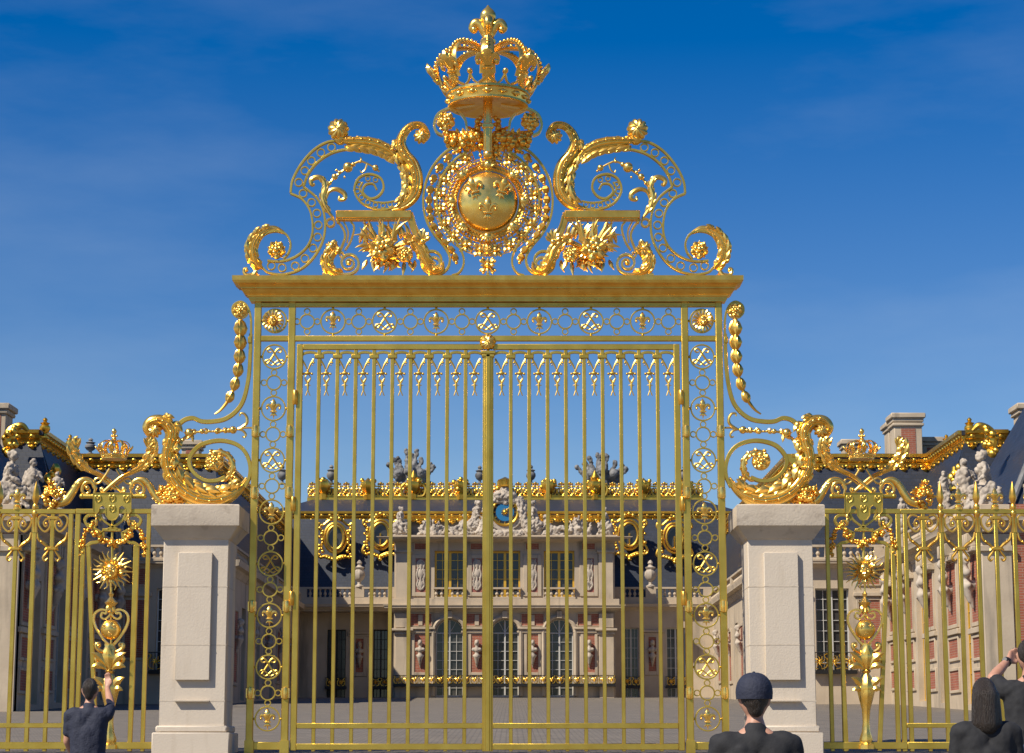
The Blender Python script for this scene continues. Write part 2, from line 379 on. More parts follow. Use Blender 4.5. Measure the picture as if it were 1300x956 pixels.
# ================================================================ ornament vocabulary (sheet space: u right, v down, w to the viewer)
def fleur(mb, cx, cy, h, w0=0.0, fat=1.0):
    q = lambda x, y, z=0.0: (cx + x*h, cy - y*h, w0 + z*h)
    T = lambda pts, r, n=8: mb.tube([q(*p) for p in spline(pts, 4)], [x*h*fat for x in r], n, 0.8)
    T([(0, -.1, .03), (0, .05, .05), (0, .2, .07), (0, .32, .05), (0, .43, .03), (0, .5, .02)], [.045, .075, .125, .12, .06, .006])
    for s in (-1, 1):
        T([(s*.04, -.1, .02), (s*.08, .06, .05), (s*.17, .18, .06), (s*.27, .19, .06), (s*.32, .10, .05), (s*.28, .02, .05)], [.045, .06, .07, .065, .05, .03])
        mb.ball(q(s*.29, .035, .05), .06*h*fat)
        T([(s*.03, -.14, .02), (s*.08, -.24, .03), (s*.17, -.31, .03)], [.04, .05, .012])
    T([(0, -.12, .02), (0, -.25, .03), (0, -.44, .01)], [.045, .055, .008])
    mb.bbox(cx-.16*h, cx+.16*h, cy+.08*h, cy+.14*h, w0-.02*h, w0+.12*h, .015*h)
def cipher(mb, cx, cy, r, wd=1.5):
    for s in (-1, 1):
        p = [(-.25, .45), (-.5, .42), (-.62, .6), (-.42, .74), (-.2, .62), (.1, .15), (.4, -.3), (.62, -.55), (.8, -.45), (.72, -.25), (.58, -.3)]
        mb.tube([(cx+s*x*r, cy-y*r, 0.6*s) for x, y in spline(p, 5)], [wd*.5, wd*.75, wd*.75, wd*.6], 6)
        p = [(-.72, -.3), (-.45, -.22), (-.1, -.45), (.2, -.7), (.45, -.6)]
        mb.tube([(cx+s*x*r, cy-y*r, 0.3*s) for x, y in spline(p, 4)], wd*.55, 6)
def rosette(mb, cx, cy, r, w0=0.0, n=6, dome=0.25):
    for k in range(n):
        a = 2*pi*k/n + .3; mb.ball((cx + r*.60*cos(a), cy + r*.60*sin(a), w0 + r*.12), r*.40, 1, 1, .62, 10, 7)
        mb.petal((cx + r*.2*cos(a), cy + r*.2*sin(a), w0 + r*.3), a, r*.78, r*.5, r*.28, 0, .6, 6, .6)
        a += pi/n; mb.ball((cx + r*.38*cos(a), cy + r*.38*sin(a), w0 + r*.34), r*.25, 1, 1, .7, 9, 6); mb.petal((cx + r*.5*cos(a), cy + r*.5*sin(a), w0), a, r*.52, r*.4, r*.15, 0, .4, 5, .5)
    mb.ball((cx, cy, w0 + r*.52), r*dome)
def face(mb, cx, cy, r, w0=0.0):
    mb.ball((cx, cy, w0), r, .85, 1.05, .75, 14, 10)
    mb.tube([(cx, cy-r*.25, w0+r*.72), (cx, cy+r*.15, w0+r*.95)], [r*.08, r*.17], 6)
    for s in (-1, 1):
        mb.tube([(cx+s*r*.12, cy-r*.3, w0+r*.72), (cx+s*r*.35, cy-r*.38, w0+r*.68), (cx+s*r*.58, cy-r*.24, w0+r*.5)], r*.09, 6)
        mb.ball((cx+s*r*.34, cy-r*.16, w0+r*.64), r*.12); mb.ball((cx+s*r*.42, cy+r*.2, w0+r*.5), r*.24)
    mb.tube([(cx-r*.25, cy+r*.42, w0+r*.62), (cx, cy+r*.38, w0+r*.74), (cx+r*.25, cy+r*.42, w0+r*.62)], r*.09, 6)
    mb.ball((cx, cy+r*.75, w0+r*.5), r*.25)
def husk(mb, cx, cy, h, ang, wd, w0=0.0):
    d = (cos(ang), sin(ang)); n = (-d[1], d[0])
    mb.lathe([(wd*.12, -h*.5), (wd*.36, -h*.3), (wd*.5, 0), (wd*.38, h*.3), (wd*.2, h*.5)], (cx, cy, w0), (d[0], d[1], 0), 12, .12, 6)
    for s in (-1, 1):
        mb.petal((cx-d[0]*h*.5+n[0]*s*wd*.2, cy-d[1]*h*.5+n[1]*s*wd*.2, w0), ang+s*.5, h*1.05, wd*.42, 1.5, -s*.9, .3, 6)
    mb.petal((cx-d[0]*h*.5, cy-d[1]*h*.5, w0+wd*.35), ang, h*.95, wd*.5, 1.5, 0, .3, 6)
def fruit(mb, cx, cy, rx, ry, n, r0, r1, seed, depth=6.0):
    g = random.Random(seed)
    for i in range(n):
        a = g.uniform(0, 2*pi); q = sqrt(g.random()); r = g.uniform(r0, r1)
        mb.ball((cx + rx*q*cos(a), cy + ry*q*sin(a), depth*(1-q*q) + g.uniform(-1, 1)), r, 1, 1, 1, 9, 6)
    for i in range(n):
        a = g.uniform(0, 2*pi); q = g.uniform(.45, 1.0)
        mb.petal((cx + rx*q*cos(a)*.8, cy + ry*q*sin(a)*.8, depth*.5*(1-q)), a + g.uniform(-.6, .6), r1*g.uniform(1.6, 2.6), r1*1.3, 2, g.uniform(-.8, .8), .3, 5)
def garland(mb, pts, r, seed, step=1):
    g = random.Random(seed); P = spline(pts, 8); L = [0]
    for i in range(1, len(P)): L.append(L[-1] + hypot(P[i][0]-P[i-1][0], P[i][1]-P[i-1][1]))
    mb.tube([(a, b, 0) for a, b in P], r*.4, 6); n = max(3, int(L[-1]/(r*1.15))); j = 0
    for k in range(n):
        t = L[-1]*k/(n-1)
        while j < len(L)-2 and L[j+1] < t: j += 1
        rr = r*(0.75 + 0.5*sin(pi*k/(n-1)))
        for q in range(3):
            a = g.uniform(0, 2*pi)
            mb.ball((P[j][0] + cos(a)*rr*.6, P[j][1] + sin(a)*rr*.6, g.uniform(-.2, .9)*rr), rr*g.uniform(.5, .72), 1, 1, 1, 8, 5)
def volute(mb, cx, cy, r, a0, turns, wd, dp, dirn=1, lead=None):
    pts = spiral(cx, cy, r, r*.16, a0, turns*dirn, 36)
    mb.band((lead or []) + pts, [wd, wd, wd*.9, wd*.55], dp); mb.ball((cx, cy, dp*.2), r*.24)
def knob(mb, cx, cy, r, n=9, a0=0.0):
    mb.ball((cx, cy, 0), r*.86, 1, 1, .95, 14, 10)
    for k in range(n):
        a = a0 + 2*pi*k/n
        mb.tube([(cx + r*.95*sin(t)*cos(a+.5*sin(t)), cy + r*.95*sin(t)*sin(a+.5*sin(t)), r*.88*cos(t)) for t in (.15, .5, .85, 1.2, 1.5)], [r*.09, r*.19, r*.27, r*.30, r*.24], 8)
    mb.ball((cx, cy, r*.85), r*.2)
def ring_cross(mb, cx, cy, r, sr, gap, wd=1.7, dp=2.6):
    mb.ring(cx, cy, r, wd, dp)
    for a in range(4): mb.ring(cx + gap*cos(a*pi/2), cy + gap*sin(a*pi/2), sr, 1.4, 2.2, 16)

# ================================================================ the royal gate
gz = GZ(D0)
GA = W(619.5, 640, D0); GA.z = gz; GA.y = D0
gate = thing('royal_gate', GA, 'tall gilded iron double gate topped by a royal crown and shield, between stone piers', 'gate')
VB = 956.0                        # photo height of the foot of the gate
# posts, one mesh each
for m_ in (False, True):
    for (u0, u1, nm) in ((318.4, 327.2, 'post'), (362.3, 371.2, 'post')):
        mb = MB(sheetv(m_)); mb.bbox(u0, u1, 383.5, VB, -4, 4, .7)
        mb.box(u0-1.2, u1+1.2, VB-16, VB, -5.5, 5.5); p = mb.build(nm, M['paint'], gate)
        for v in (548, 626, 770, 880):
            c = MB(sheetv(m_)); u = (u0+u1)/2
            c.lathe([(1.2, -8), (3.0, -7), (3.6, -3), (3.6, 4), (3.0, 7), (1.2, 8)], (u, v, 4.2), (0, 1, 0), 12); c.box(u0-.6, u1+.6, v-6, v+6, -4.8, 4.6)
            c.build('clasp', M['leaf'], p)
# lintel: moulded cornice
prof = [(0.0, 384.2), (2, 384.2), (2, 381.6), (3.6, 381.4), (3.6, 379), (5, 378.6), (5.4, 376.6), (8.0, 375.6), (10.6, 373.2), (11.6, 370.4), (11.2, 369.6), (13, 369.2), (13, 368), (14.2, 366.4), (16.5, 364.8), (19, 364.2), (19.6, 362.4), (21, 362.2), (21.2, 360.6), (23, 360.3), (23, 354.3)]
mb = MB(sheet()); vs = []; fs = []
for (e, v) in prof: vs += [(320.5-e, v, 7+e*.7), (918.5+e, v, 7+e*.7), (918.5+e, v, -7-e*.7), (320.5-e, v, -7-e*.7)]
for i in range(len(prof)-1):
    for k in range(4): fs.append((i*4+k, i*4+(k+1) % 4, (i+1)*4+(k+1) % 4, (i+1)*4+k))
fs += [(0, 1, 2, 3), tuple(len(vs)-4+k for k in range(4))]
mb.add(vs, fs); lintel = mb.build('lintel', M['leafold'], gate, 25)
# rails and frieze
mb = MB(sheetv()); mb.bbox(320, 919, 384.6, 390, -3.6, 3.6, .6)
mb.build('rail', M['paint'], gate)
mb = MB(sheetv()); mb.bbox(320, 919, 426.6, 433.4, -3.4, 3.4, .6); mb.build('rail', M['paint'], gate)
mb = MB(sheet()); fr_l = []
for k in range(15):
    u = 619.3 + (k-7)*32.75
    if k % 2 == 0: ring_cross(mb, u, 408.3, 9, 3.6, 12.8)
    else:
        pass
for k in range(15):
    u = 619.3 + (k-7)*32.75
    if k % 2 == 1:
        mb.ring(u, 408.3, 15.3, 1.8, 2.8, 36); mb.ball((u, 391.6, 0), 1.9); mb.ball((u, 425, 0), 1.9)
frz = mb.build('frieze_rings', M['paint'], gate)
FL = CI = None
for k in range(15):
    u = 619.3 + (k-7)*32.75
    if k % 4 in (1,):       # fleur positions alternate with ciphers about the centre
        t = 'f'
    elif k % 4 == 3: t = 'c'
    else: continue
    if t == 'f':
        if FL is None: mb = MB(sheet()); fleur(mb, u, 408.3, 27); FL = mb.build('fleur_de_lis', M['leaf'], frz)
        else: dup_at(FL, frz, sheet()(u, 408.3, 0))
    else:
        if CI is None: mb = MB(sheet()); cipher(mb, u, 408.3, 14.5, 1.7); CI = mb.build('royal_cipher', M['ciph'], frz)
        else: dup_at(CI, frz, sheet()(u, 408.3, 0))
# jamb panels with the chain of rings
for m_ in (False, True):
    tv = sheetv(m_); mb = MB(tv); u = 344.8
    seq = 'LPFPLPFPLPFPLPF'; v0 = 453.0; st = 32.83
    for k, t in enumerate(seq):
        v = v0 + k*st
        if t == 'P': ring_cross(mb, u, v, 9, 3.6, 12.8)
        else:
            mb.ring(u, v, 15.2, 1.8, 2.8, 36)
            for s_ in (-1, 1): mb.ball((u + s_*16.4, v, 0), 1.8)
    mb.ring(u, 407.5, 14.6, 2.2, 3.4, 36)
    for s_ in (-1, 1): mb.ball((u + s_*16.4, 407.5, 0), 1.8)
    mb.bbox(327, 362.5, VB-14, VB-4, -3, 3, .6)
    jp = mb.build('jamb_panel', M['paint'], gate)
    for k, t in enumerate(seq):
        v = v0 + k*st; pos = tv(u, v, 0)
        if t == 'F': dup_at(FL, jp, pos)
        elif t == 'L': dup_at(CI, jp, pos)
    mb = MB(sheet(m_)); cu = 346.6
    for k in range(16): a = 2*pi*k/16; mb.petal((cu + 4*cos(a), 407.5 + 4*sin(a), 2), a, 9.8, 4.6, 2.5, 0, .4, 5, .7)
    face(mb, cu, 407.5, 6.2, 4.5); mb.ring(cu, 407.5, 13.2, 1.6, 3.6)
    mb.build('mask_rosette', M['leaf'], gate)
# gate leaves
PEND = None
def pendant(mb, u):
    for s_ in (-1, 1):
        mb.tube(spline([(u+s_*7.6, 455.5, 0), (u+s_*6.0, 459, .6), (u+s_*3.2, 463.5, .8), (u+s_*1.0, 469, .5)], 3), [1.2, 1.5, 1.2, 1.0], 6)
        mb.ball((u+s_*7.4, 460.5, .5), 1.5, 1, 1, 1, 8, 5); mb.ball((u+s_*6.2, 463.5, .4), 1.0, 1, 1, 1, 8, 5)
        mb.ball((u+s_*5.2, 474.6, 0), 1.7, 1, 1, 1, 8, 5)
        mb.tube(spline([(u+s_*1.2, 475.5, 0), (u+s_*3.6, 480, 0), (u+s_*1.2, 486.5, 0)], 4), .75, 6)
        mb.tube([(u, 488.6, 0), (u+s_*3.8, 489.2, 0)], [.9, .4], 6); mb.tube([(u+s_*.4, 496, 0), (u+s_*2.3, 501.5, 0), (u+s_*3.0, 502.4, 0)], [.7, .8, .5], 6)
        mb.tube([(u, 485, .6), (u+s_*2.6, 481, .9)], [.9, .3], 6)
    mb.ball((u, 474, .6), 2.8, 1.5, .8, 1, 10, 6); mb.ball((u, 470.5, .3), 1.7)
    mb.tube([(u, 485, 0), (u, 490, 0), (u, 497, 0)], [.9, 1.7, .8], 8)
for m_ in (False, True):
    tv = sheetv(m_); mb = MB(tv)
    mb.bbox(373.8, 381.6, 437.2, VB-3, -3.2, 3.2, .7); mb.bbox(381.4, 613, 437.2, 444.2, -3.1, 3.1, .6)
    mb.bbox(381.4, 613, 918, 925, -3.0, 3.0, .6); mb.bbox(381.4, 613, VB-12, VB-4, -3.0, 3.0, .6)
    # scalloped soffit under the top rail
    sc = []
    for k in range(10):
        uc = 390.8 + k*23.5
        for j in range(9): a = pi*j/8; sc.append((uc - 11.75*cos(a), 453.5 - 6.2*sin(a)))
    mb.band(sc, 3.2, 3.2)
    for k in range(9): u = 402.5 + 23.5*k; mb.bbox(u-6.0, u+6.0, 450.4, 455.2, -3, 3.4, .7)
    lf = mb.build('gate_leaf', M['paint'], gate)
    bars = []
    for k in range(9):
        u = 402.5 + 23.5*k
        b = MB(tv); b.bbox(u-2.35, u+2.35, 444.3, VB-2, -2.35, 2.35, .5); b.build('bar', M['paint'], lf)
    for k in range(10):
        u = 390.8 + 23.5*k
        if PEND is None: b = MB(sheet()); pendant(b, u); PEND = b.build('pendant_ornament', M['ciph'], lf)
        else:
            p = Vector(sheet(m_)(u, 475, 0)) - Vector(sheet()(390.8, 475, 0)); dup(PEND, lf, p)
    for v in (505, 640, 760): b = MB(tv); b.lathe([(2.6, -9), (3.4, -8), (3.4, 8), (2.6, 9)], (372.6, v, 3.6), (0, 1, 0), 10); b.build('hinge', M['leafold'], lf)
mb = MB(sheetv()); c = 619.4
for (a, b_, w) in ((612.6, 626.2, 3.4), (614.6, 624.2, 4.6), (616.8, 622, 5.6)): mb.bbox(a, b_, 446, VB-2, -w, w, .5)
mb.bbox(c-9.5, c+9.5, 446, 450, -6.2, 6.2, .7); mb.bbox(c-8, c+8, 450, 454, -5.6, 5.6, .7)
mp_ = mb.build('meeting_post', M['paint'], gate)
mb = MB(sheet()); knob(mb, c, 435, 9, 12); face(mb, c, 435, 5, 5)
for s_ in (-1, 1): volute(mb, c+s_*10, 440, 4.5, 0 if s_ < 0 else pi, 1.3, 1.6, 4, -s_)
mb.build('capital_mask', M['leaf'], mp_)

# ---- crest scrolls on the lintel
c3 = conv(300, 140, 4.158)
for m_ in (False, True):
    tf = sheet(m_); mb = MB(tf)
    up_o = c3((287, 438), (297, 372), (340, 290), (405, 215), (480, 170), (560, 160)); up_i = c3((355, 405), (377, 345), (420, 285), (482, 238), (550, 213), (620, 205))
    lo_o = c3((287, 440), (345, 468), (385, 520), (402, 585), (402, 650), (382, 710), (342, 755), (290, 785), (230, 799), (165, 795))
    lo_i = c3((355, 405), (420, 458), (456, 520), (470, 600), (460, 680), (428, 750), (380, 810), (320, 850), (240, 868), (170, 858), (138, 832))
    for p in (up_o, up_i, lo_o, lo_i): mb.band(spline(p, 8), 2.7, 6)
    for (x, y) in c3((330, 382), (362, 320), (397, 268), (447, 225), (503, 197), (353, 440), (398, 488), (426, 545), (433, 607), (429, 670), (405, 728), (363, 783), (312, 822), (243, 832), (185, 822)):
        mb.ring(x, y, 4.8, 1.5, 4.4, 20)
    mb.band(spline(c3((140, 832), (112, 790), (106, 725), (140, 662), (200, 640), (258, 652), (286, 700), (278, 750), (250, 786)), 8), [2.0, 2.6, 2.4], 6)
    cs = mb.build('crest_scroll', M['paint'], gate)
    # acanthus on the end volute
    mb = MB(tf); sp = spline(c3((135, 840), (98, 790), (92, 720), (130, 655), (195, 630), (250, 648)), 8)
    mb.acanthus(sp, [5, 7, 8, 7, 5, 2], [4, 6, 6, 5, 4, 1.5], 6, [5, 6, 6, 5, 3, 1.5], .12, .05, 0, .0, .0)
    mb.lobes(sp, -1, 6, [15, 18, 16, 12], [12, 13, 11, 8], .6, .0, .72, 2, [2, 4, 4, 3], 4, .9); mb.lobes(sp, 1, 4, [11, 12, 9], [9, 9, 7], .6, .02, .6, 2, 2, 3, .8)
    for s in (-1, 1): mb.petal((*c3((105, 860))[0], 1), pi/2 + .5*s + .3, 9, 5, 2, s*1.2)
    mb.tube(spline([(*c3((105, 850))[0], 0), (*c3((85, 875))[0], 2), (*c3((50, 868))[0], 2), (*c3((42, 842))[0], 2), (*c3((60, 835))[0], 2)], 4), [3, 3, 2.2, 1.8], 8); mb.ball((*c3((55, 846))[0], 2), 2.6)
    mb.build('acanthus_leaf', M['leaf'], cs)
    mb = MB(tf); x, y = c3((213, 738))[0]; rosette(mb, x, y, 12, -1, 5, .3); mb.build('rosette', M['leaf'], cs)
    # upper acanthus: shell, long leaf, S-shaped stem
    mb = MB(tf); x, y = c3((540, 105))[0]; knob(mb, x, y, 11.8, 11)
    mb.ball((*c3((548, 150))[0], 0), 8.5, 1, 1, .8)
    lf = spline(c3((555, 165), (610, 165), (680, 168), (750, 182), (810, 212), (850, 250)), 8)
    mb.acanthus(lf, [5, 6, 7, 7, 6, 4], [6, 8, 9, 9, 8, 5], 6, [6, 7, 8, 8, 7, 5], .02, .17, 1, .0, .0)
    mb.lobes(lf, 1, 6, [19, 22, 22, 18], [13, 15, 15, 13], .68, .04, .88, 3, 5.5, 5, .6); mb.lobes(lf, -1, 5, [13, 14, 12], [9, 10, 9], .22, .02, .8, 3, 2, 4, .5)
    for q in range(7): i = 4 + q*5; mb.ball((lf[i][0], lf[i][1]-1.5, 8.6), 1.3, 1, 1, .8, 8, 5)
    st = spline(c3((985, 165), (1006, 130), (975, 82), (925, 85), (885, 125), (868, 180), (885, 235), (925, 290), (945, 360), (935, 435), (890, 490), (820, 522)), 8)
    mb.acanthus(st, [3, 4, 5, 6, 8, 9, 10, 10, 10, 9, 7, 2], [3, 4, 5, 6, 7, 8, 7, 6, 5.5, 5.5, 4.5, 1.5], 9, [4, 5, 5.5, 6, 7, 8, 8, 8, 8, 7, 5, 2], .085, .03, 1, .0, .0)
    mb.lobes(st, 1, 7, [15, 21, 24, 23, 17], [12, 15, 16, 15, 11], .72, .40, .93, 3, [4, 7, 8, 7, 3], 5, .8); mb.lobes(st, -1, 7, [12, 15, 15, 12], [8, 9, 8], .16, .16, .8, 3, 2, 4, .4)
    mb.tube([(a, b, 0) for a, b in st[:40]], [3.2, 4.4, 5, 5, 5, 4], 12, .75)
    for q in range(12): i = 26 + q*4; mb.ball((st[i][0]-1, st[i][1], 9.4), 1.3, 1, 1, .8, 8, 5)
    x, y = c3((976, 140))[0]; knob(mb, x, y, 8.5, 9)
    mb.build('acanthus_leaf', M['leaf'], cs)
    # ringed spiral
    mb = MB(tf)
    so_ = spline(c3((850, 505), (800, 522), (730, 522), (660, 488), (624, 425), (645, 362), (700, 338), (760, 358), (778, 410), (750, 455), (705, 466), (668, 432), (684, 394), (722, 390), (742, 420)), 8)
    mb.band(so_, [2.2, 2.8, 2.8, 2.4], 5.5)
    si_ = spline(c3((835, 480), (780, 488), (720, 480), (672, 450), (652, 412), (668, 380)), 8); mb.band(si_, 1.8, 4.5)
    for (x, y) in c3((812, 498), (775, 504), (735, 501), (695, 487), (662, 461), (640, 428), (650, 392), (695, 362), (735, 368)): mb.ring(x, y, 3.0, 1.2, 4, 14)
    mb.build('spiral_scroll', M['paint'], cs)
    # flowering spray
    mb = MB(tf); T = lambda pts, r, n=8: mb.tube([(x, y, 1) for x, y in spline(c3(*pts), 6)], r, n)
    T([(515, 575), (478, 520), (458, 460), (470, 405), (455, 365), (425, 355), (395, 370), (400, 395), (415, 390)], [1.4, 3.2, 3.8, 3.4, 3.4, 3.2, 2.6, 1.8])
    T([(470, 480), (490, 430), (530, 418), (570, 440), (572, 468), (545, 474), (545, 455)], [1.2, 2.6, 3.2, 3.0, 2.2, 1.4])
    T([(478, 410), (520, 355), (590, 303), (650, 272), (690, 282), (735, 306)], [1.6, 1.5, 1.4, 1.3, 1.0])
    T([(655, 275), (660, 258), (655, 250)], [1.2, .8]); T([(690, 284), (680, 315), (662, 330), (655, 318)], [1.2, 1.0, .8])
    for (x, y), r in zip(c3((495, 385), (520, 353), (545, 330), (590, 303), (618, 288), (655, 272), (735, 306), (752, 322), (572, 355), (530, 318)), (2.6, 4.2, 2.6, 6.6, 3, 2.2, 4.2, 1.6, 1.6, 1.8)): mb.ball((x, y, 1.5), r)
    sp = spline(c3((515, 575), (478, 520), (458, 460), (470, 405), (455, 365)), 8); mb.leaves(sp, -1, 6, [9, 10, 8], 5, .5, 2, .1, .95, 2, 1); mb.leaves(sp, 1, 6, [10, 11, 8], 5, .5, 2, .1, .95, 2, 1)
    mb.build('flower_spray', M['leaf'], cs)
    # pedestal block under the spiral
    mb = MB(tf); A, B = c3((527, 557), (925, 557)); mb.bbox(A[0], B[0], 268.3, 278.4, -7, 7, 1.0); mb.bbox(A[0]+2, B[0]-2, 271.5, 280.5, -5.5, 5.5, .8)
    mb.band(spline(c3((915, 545), (925, 590), (945, 650), (985, 700)), 6), [9, 8, 5], 9); mb.band(spline(c3((935, 560), (948, 610), (970, 655)), 6), 2, 11)
    mb.ring(*c3((498, 595))[0], 5.0, 2.4, 6, 20)
    mb.band(spline(c3((525, 575), (560, 620), (575, 665), (560, 715), (540, 760)), 6), 2.8, 6); mb.band(spline(c3((600, 582), (622, 620), (605, 690), (575, 740)), 6), 2.4, 5); mb.band(spline(c3((565, 582), (590, 640), (585, 700)), 6), 2.0, 4)
    mb.bbox(*[c3((530, 0))[0][0], c3((545, 0))[0][0]], 279, 284, -4, 4, .5)
    mb.build('pedestal_bracket', M['leafold'], cs)
    # small foot volute with its leaf
    mb = MB(tf); ct = c3((595, 808))[0]
    volute(mb, ct[0], ct[1], 14, pi*.5, 1.9, 3.0, 8, -1, spline(c3((455, 868), (520, 872)), 4))
    volute(mb, *c3((560, 760))[0], 5, 0, 1.2, 2, 6)
    sp = spline(c3((610, 866), (540, 868), (485, 835), (480, 780), (515, 735), (505, 708)), 8)
    mb.acanthus(sp, [2, 5, 7, 8, 7, 5], [2, 6, 9, 9, 7, 5], 6, [2, 5, 6.5, 6.5, 5, 4], .06, .12, 0, .0, .0); mb.lobes(sp, 1, 5, [12, 15, 13, 10], [9, 11, 9], .6, .08, .85, 2, 3, 4, .9); mb.lobes(sp, -1, 5, [10, 13, 12], [8, 9], .5, .1, .85, 2, 3, 4, .7); knob(mb, *c3((498, 722))[0], 6.2, 8)
    mb.leaves(sp, 1, 3, [9, 9, 8], [6, 6], .6, 3, .5, .95, 3, 3)
    mb.build('foot_volute', M['leaf'], cs)
    # burst of flames and two open flowers
    mb = MB(tf); g = random.Random(5); cx, cy = c3((790, 745))[0]
    for k in range(34):
        a = -pi*.5 + (k/33-.5)*2*pi*.93 + g.uniform(-.07, .07); upw = max(0, -sin(a))
        L = (24 + 17*upw)*g.uniform(.72, 1.08)*(1.0 if abs(cos(a)) > .3 or upw > 0 else .75)
        r0 = g.uniform(2, 8)
        mb.petal((cx + r0*cos(a) + g.uniform(-6, 6), cy + r0*sin(a) + g.uniform(-2, 2), g.uniform(-2, 3)), a + g.uniform(-.2, .2), L, g.uniform(6.5, 9.5), 4, g.uniform(-1.3, 1.3), .5, 9, .33, tipw=g.uniform(-2, 5))
    for k in range(15):
        a = -pi*.5 + g.uniform(-.75, .55); x = c3((650 + k*20, 0))[0][0]
        mb.petal((x, c3((0, 690))[0][1] + g.uniform(-3, 5), g.uniform(-2, 2)), a - .12, g.uniform(22, 36), 6.4, 3, g.uniform(-1.2, .6), .4, 9, .3)
    for k in range(10):
        x = c3((690 + k*28, 0))[0][0]; mb.petal((x, c3((0, 790))[0][1], g.uniform(-1, 2)), pi/2 + g.uniform(-.5, .5), g.uniform(14, 23), 6.4, 3, g.uniform(-.9, .9), .4, 7, .35)
    mb.build('flame_burst', M['leaf'], cs)
    mb = MB(tf); rosette(mb, *c3((772, 738))[0], 17, 6, 6, .18)
    for k in range(6): a = k*pi/3 + .4; mb.petal((*c3((772, 738))[0], 4), a, 22, 7, 4, .3, .4, 7, .5)
    mb.build('open_flower', M['leaf'], cs)
    mb = MB(tf); rosette(mb, *c3((893, 768))[0], 10.5, 6, 7, .22); mb.build('open_flower', M['leaf'], cs)

# ---- husk cascade and rosette down the outer edge
for m_ in (False, True):
    tf = sheet(m_); mb = MB(tf)
    e = [(318.5, 434), (318.6, 405), (314, 389), (305.5, 383.2), (296.5, 388), (295.2, 397), (300, 403)]
    mb.band(spline(e, 8), [2.6, 2.6, 1.8], 5)
    mb.band(spline([(318.5, 424), (317.8, 450), (315.6, 480), (309.5, 507), (300, 522), (286, 532), (270, 535.2), (256, 535), (245, 531), (234, 533.5), (225, 542), (220.5, 553), (220, 562)], 8), [4.2, 5, 5.4, 5.4, 5.2], 6)
    mb.bbox(315, 320, 428, 436, -4, 4, .6)
    sw = mb.build('sweep_scroll', M['paint'], gate)
    mb = MB(tf); rosette(mb, 305.4, 394.5, 9.5, 1, 7, .25); mb.ring(305.4, 394.5, 9.6, 2, 4); mb.build('rosette', M['leaf'], sw)
    mb = MB(tf); ch = spline([(305.4, 405), (305.6, 420), (305.3, 438), (304.2, 456), (302.0, 473), (297.6, 491), (291.0, 507)], 6)
    for k in range(6):
        i = 6*k + 5; i = min(i, len(ch)-2); a = atan2(ch[i+1][1]-ch[i-1][1], ch[i+1][0]-ch[i-1][0])
        husk(mb, ch[i][0], ch[i][1], 19.5 - 1.0*k, a, 16.5 - 1.1*k, 1.5)
    mb.tube([(x, y, 1) for x, y in spline([(305.4, 403), (305.6, 420), (305.3, 438), (304.2, 456), (302.0, 473), (297.6, 491), (290, 508), (281, 520), (273, 526)], 6)], [1.8, 1.8, 2.2, 2.4, 1.0], 8)
    mb.ball((305.5, 408, 1), 3.6); mb.build('husk_garland', M['leafold'], sw)

# ---- medallion
c2 = conv(520, 130, 4.155)
mb = MB(sheet())
for s_ in (False, True):
    tf = sheet(s_); mb.tf = tf
    P = lambda *p: [(a - .45, b) for a, b in c2(*p)]
    mb.band(spline(P((262, 222), (190, 265), (125, 340), (86, 430), (74, 525), (88, 615), (130, 695), (180, 755), (213, 815), (205, 872), (165, 905), (110, 905), (70, 872), (66, 825), (95, 792), (135, 788), (165, 812), (168, 850), (140, 868), (112, 852), (118, 828)), 8), [2.6, 2.8, 3.0, 3.0, 2.4], 7)
    mb.band(spline(P((300, 262), (235, 310), (180, 385), (150, 465), (146, 540), (162, 615), (200, 680), (250, 740), (283, 805), (286, 860), (262, 900), (225, 914)), 8), 2.5, 6)
mb.tf = sheet()
md = mb.build('medallion', M['paint'], gate)
for s_ in (False, True):
    mb = MB(sheet(s_)); sp = spline(c3((1095, 800), (1080, 850), (1030, 850), (1000, 800), (975, 745), (935, 700), (890, 680)), 8)
    mb.acanthus(sp, [3, 5, 6, 7, 7, 5, 3], [2, 4, 5, 6, 7, 6, 3], 8, [3, 4, 6, 7, 6, 5, 3], .10, .10, 2, .0, .0); mb.lobes(sp, 1, 6, [10, 15, 16, 12], [8, 11, 11, 8], .6, .1, .95, 3, 3, 4, .8); mb.lobes(sp, -1, 5, [9, 13, 14, 11], [8, 10, 8], .55, .2, .95, 3, 3, 4, .8)
    volute(mb, *c3((1040, 808))[0], 10, pi*.5, 1.4, 3, 8, -1)
    for k in range(6): mb.petal((*c3((985, 700))[0], 4), -pi/2 - .95 + k*.36, 17 - abs(k-2.5)*2, 8, 4, .3*(k-2.5)/2.5, .4, 7, .6)
    mb.ball((*c3((985, 700))[0], 5), 4); fruit(mb, *c3((930, 690))[0], 7, 5, 9, 1.5, 2.8, 77)
    mb.build('foot_leaf', M['leaf'], md)
mb = MB(sheet()); cx, cy = 619.4, 256.4
pr = []
for k in range(11): a = pi/2*k/10; pr.append((37.2*cos(a), 2 + 15*sin(a)))
mb.lathe([(37.2, -10), (38.2, -6), (38.2, 1)] + pr[:-1] + [(0.3, 17)], (cx, cy, 0), (0, 0, 1), 56); mb.build('shield_dome', M['leaf'], md)
dome = lambda x, y: 2 + 15*sqrt(max(0, 1 - ((x-cx)**2 + (y-cy)**2)/37.2**2))
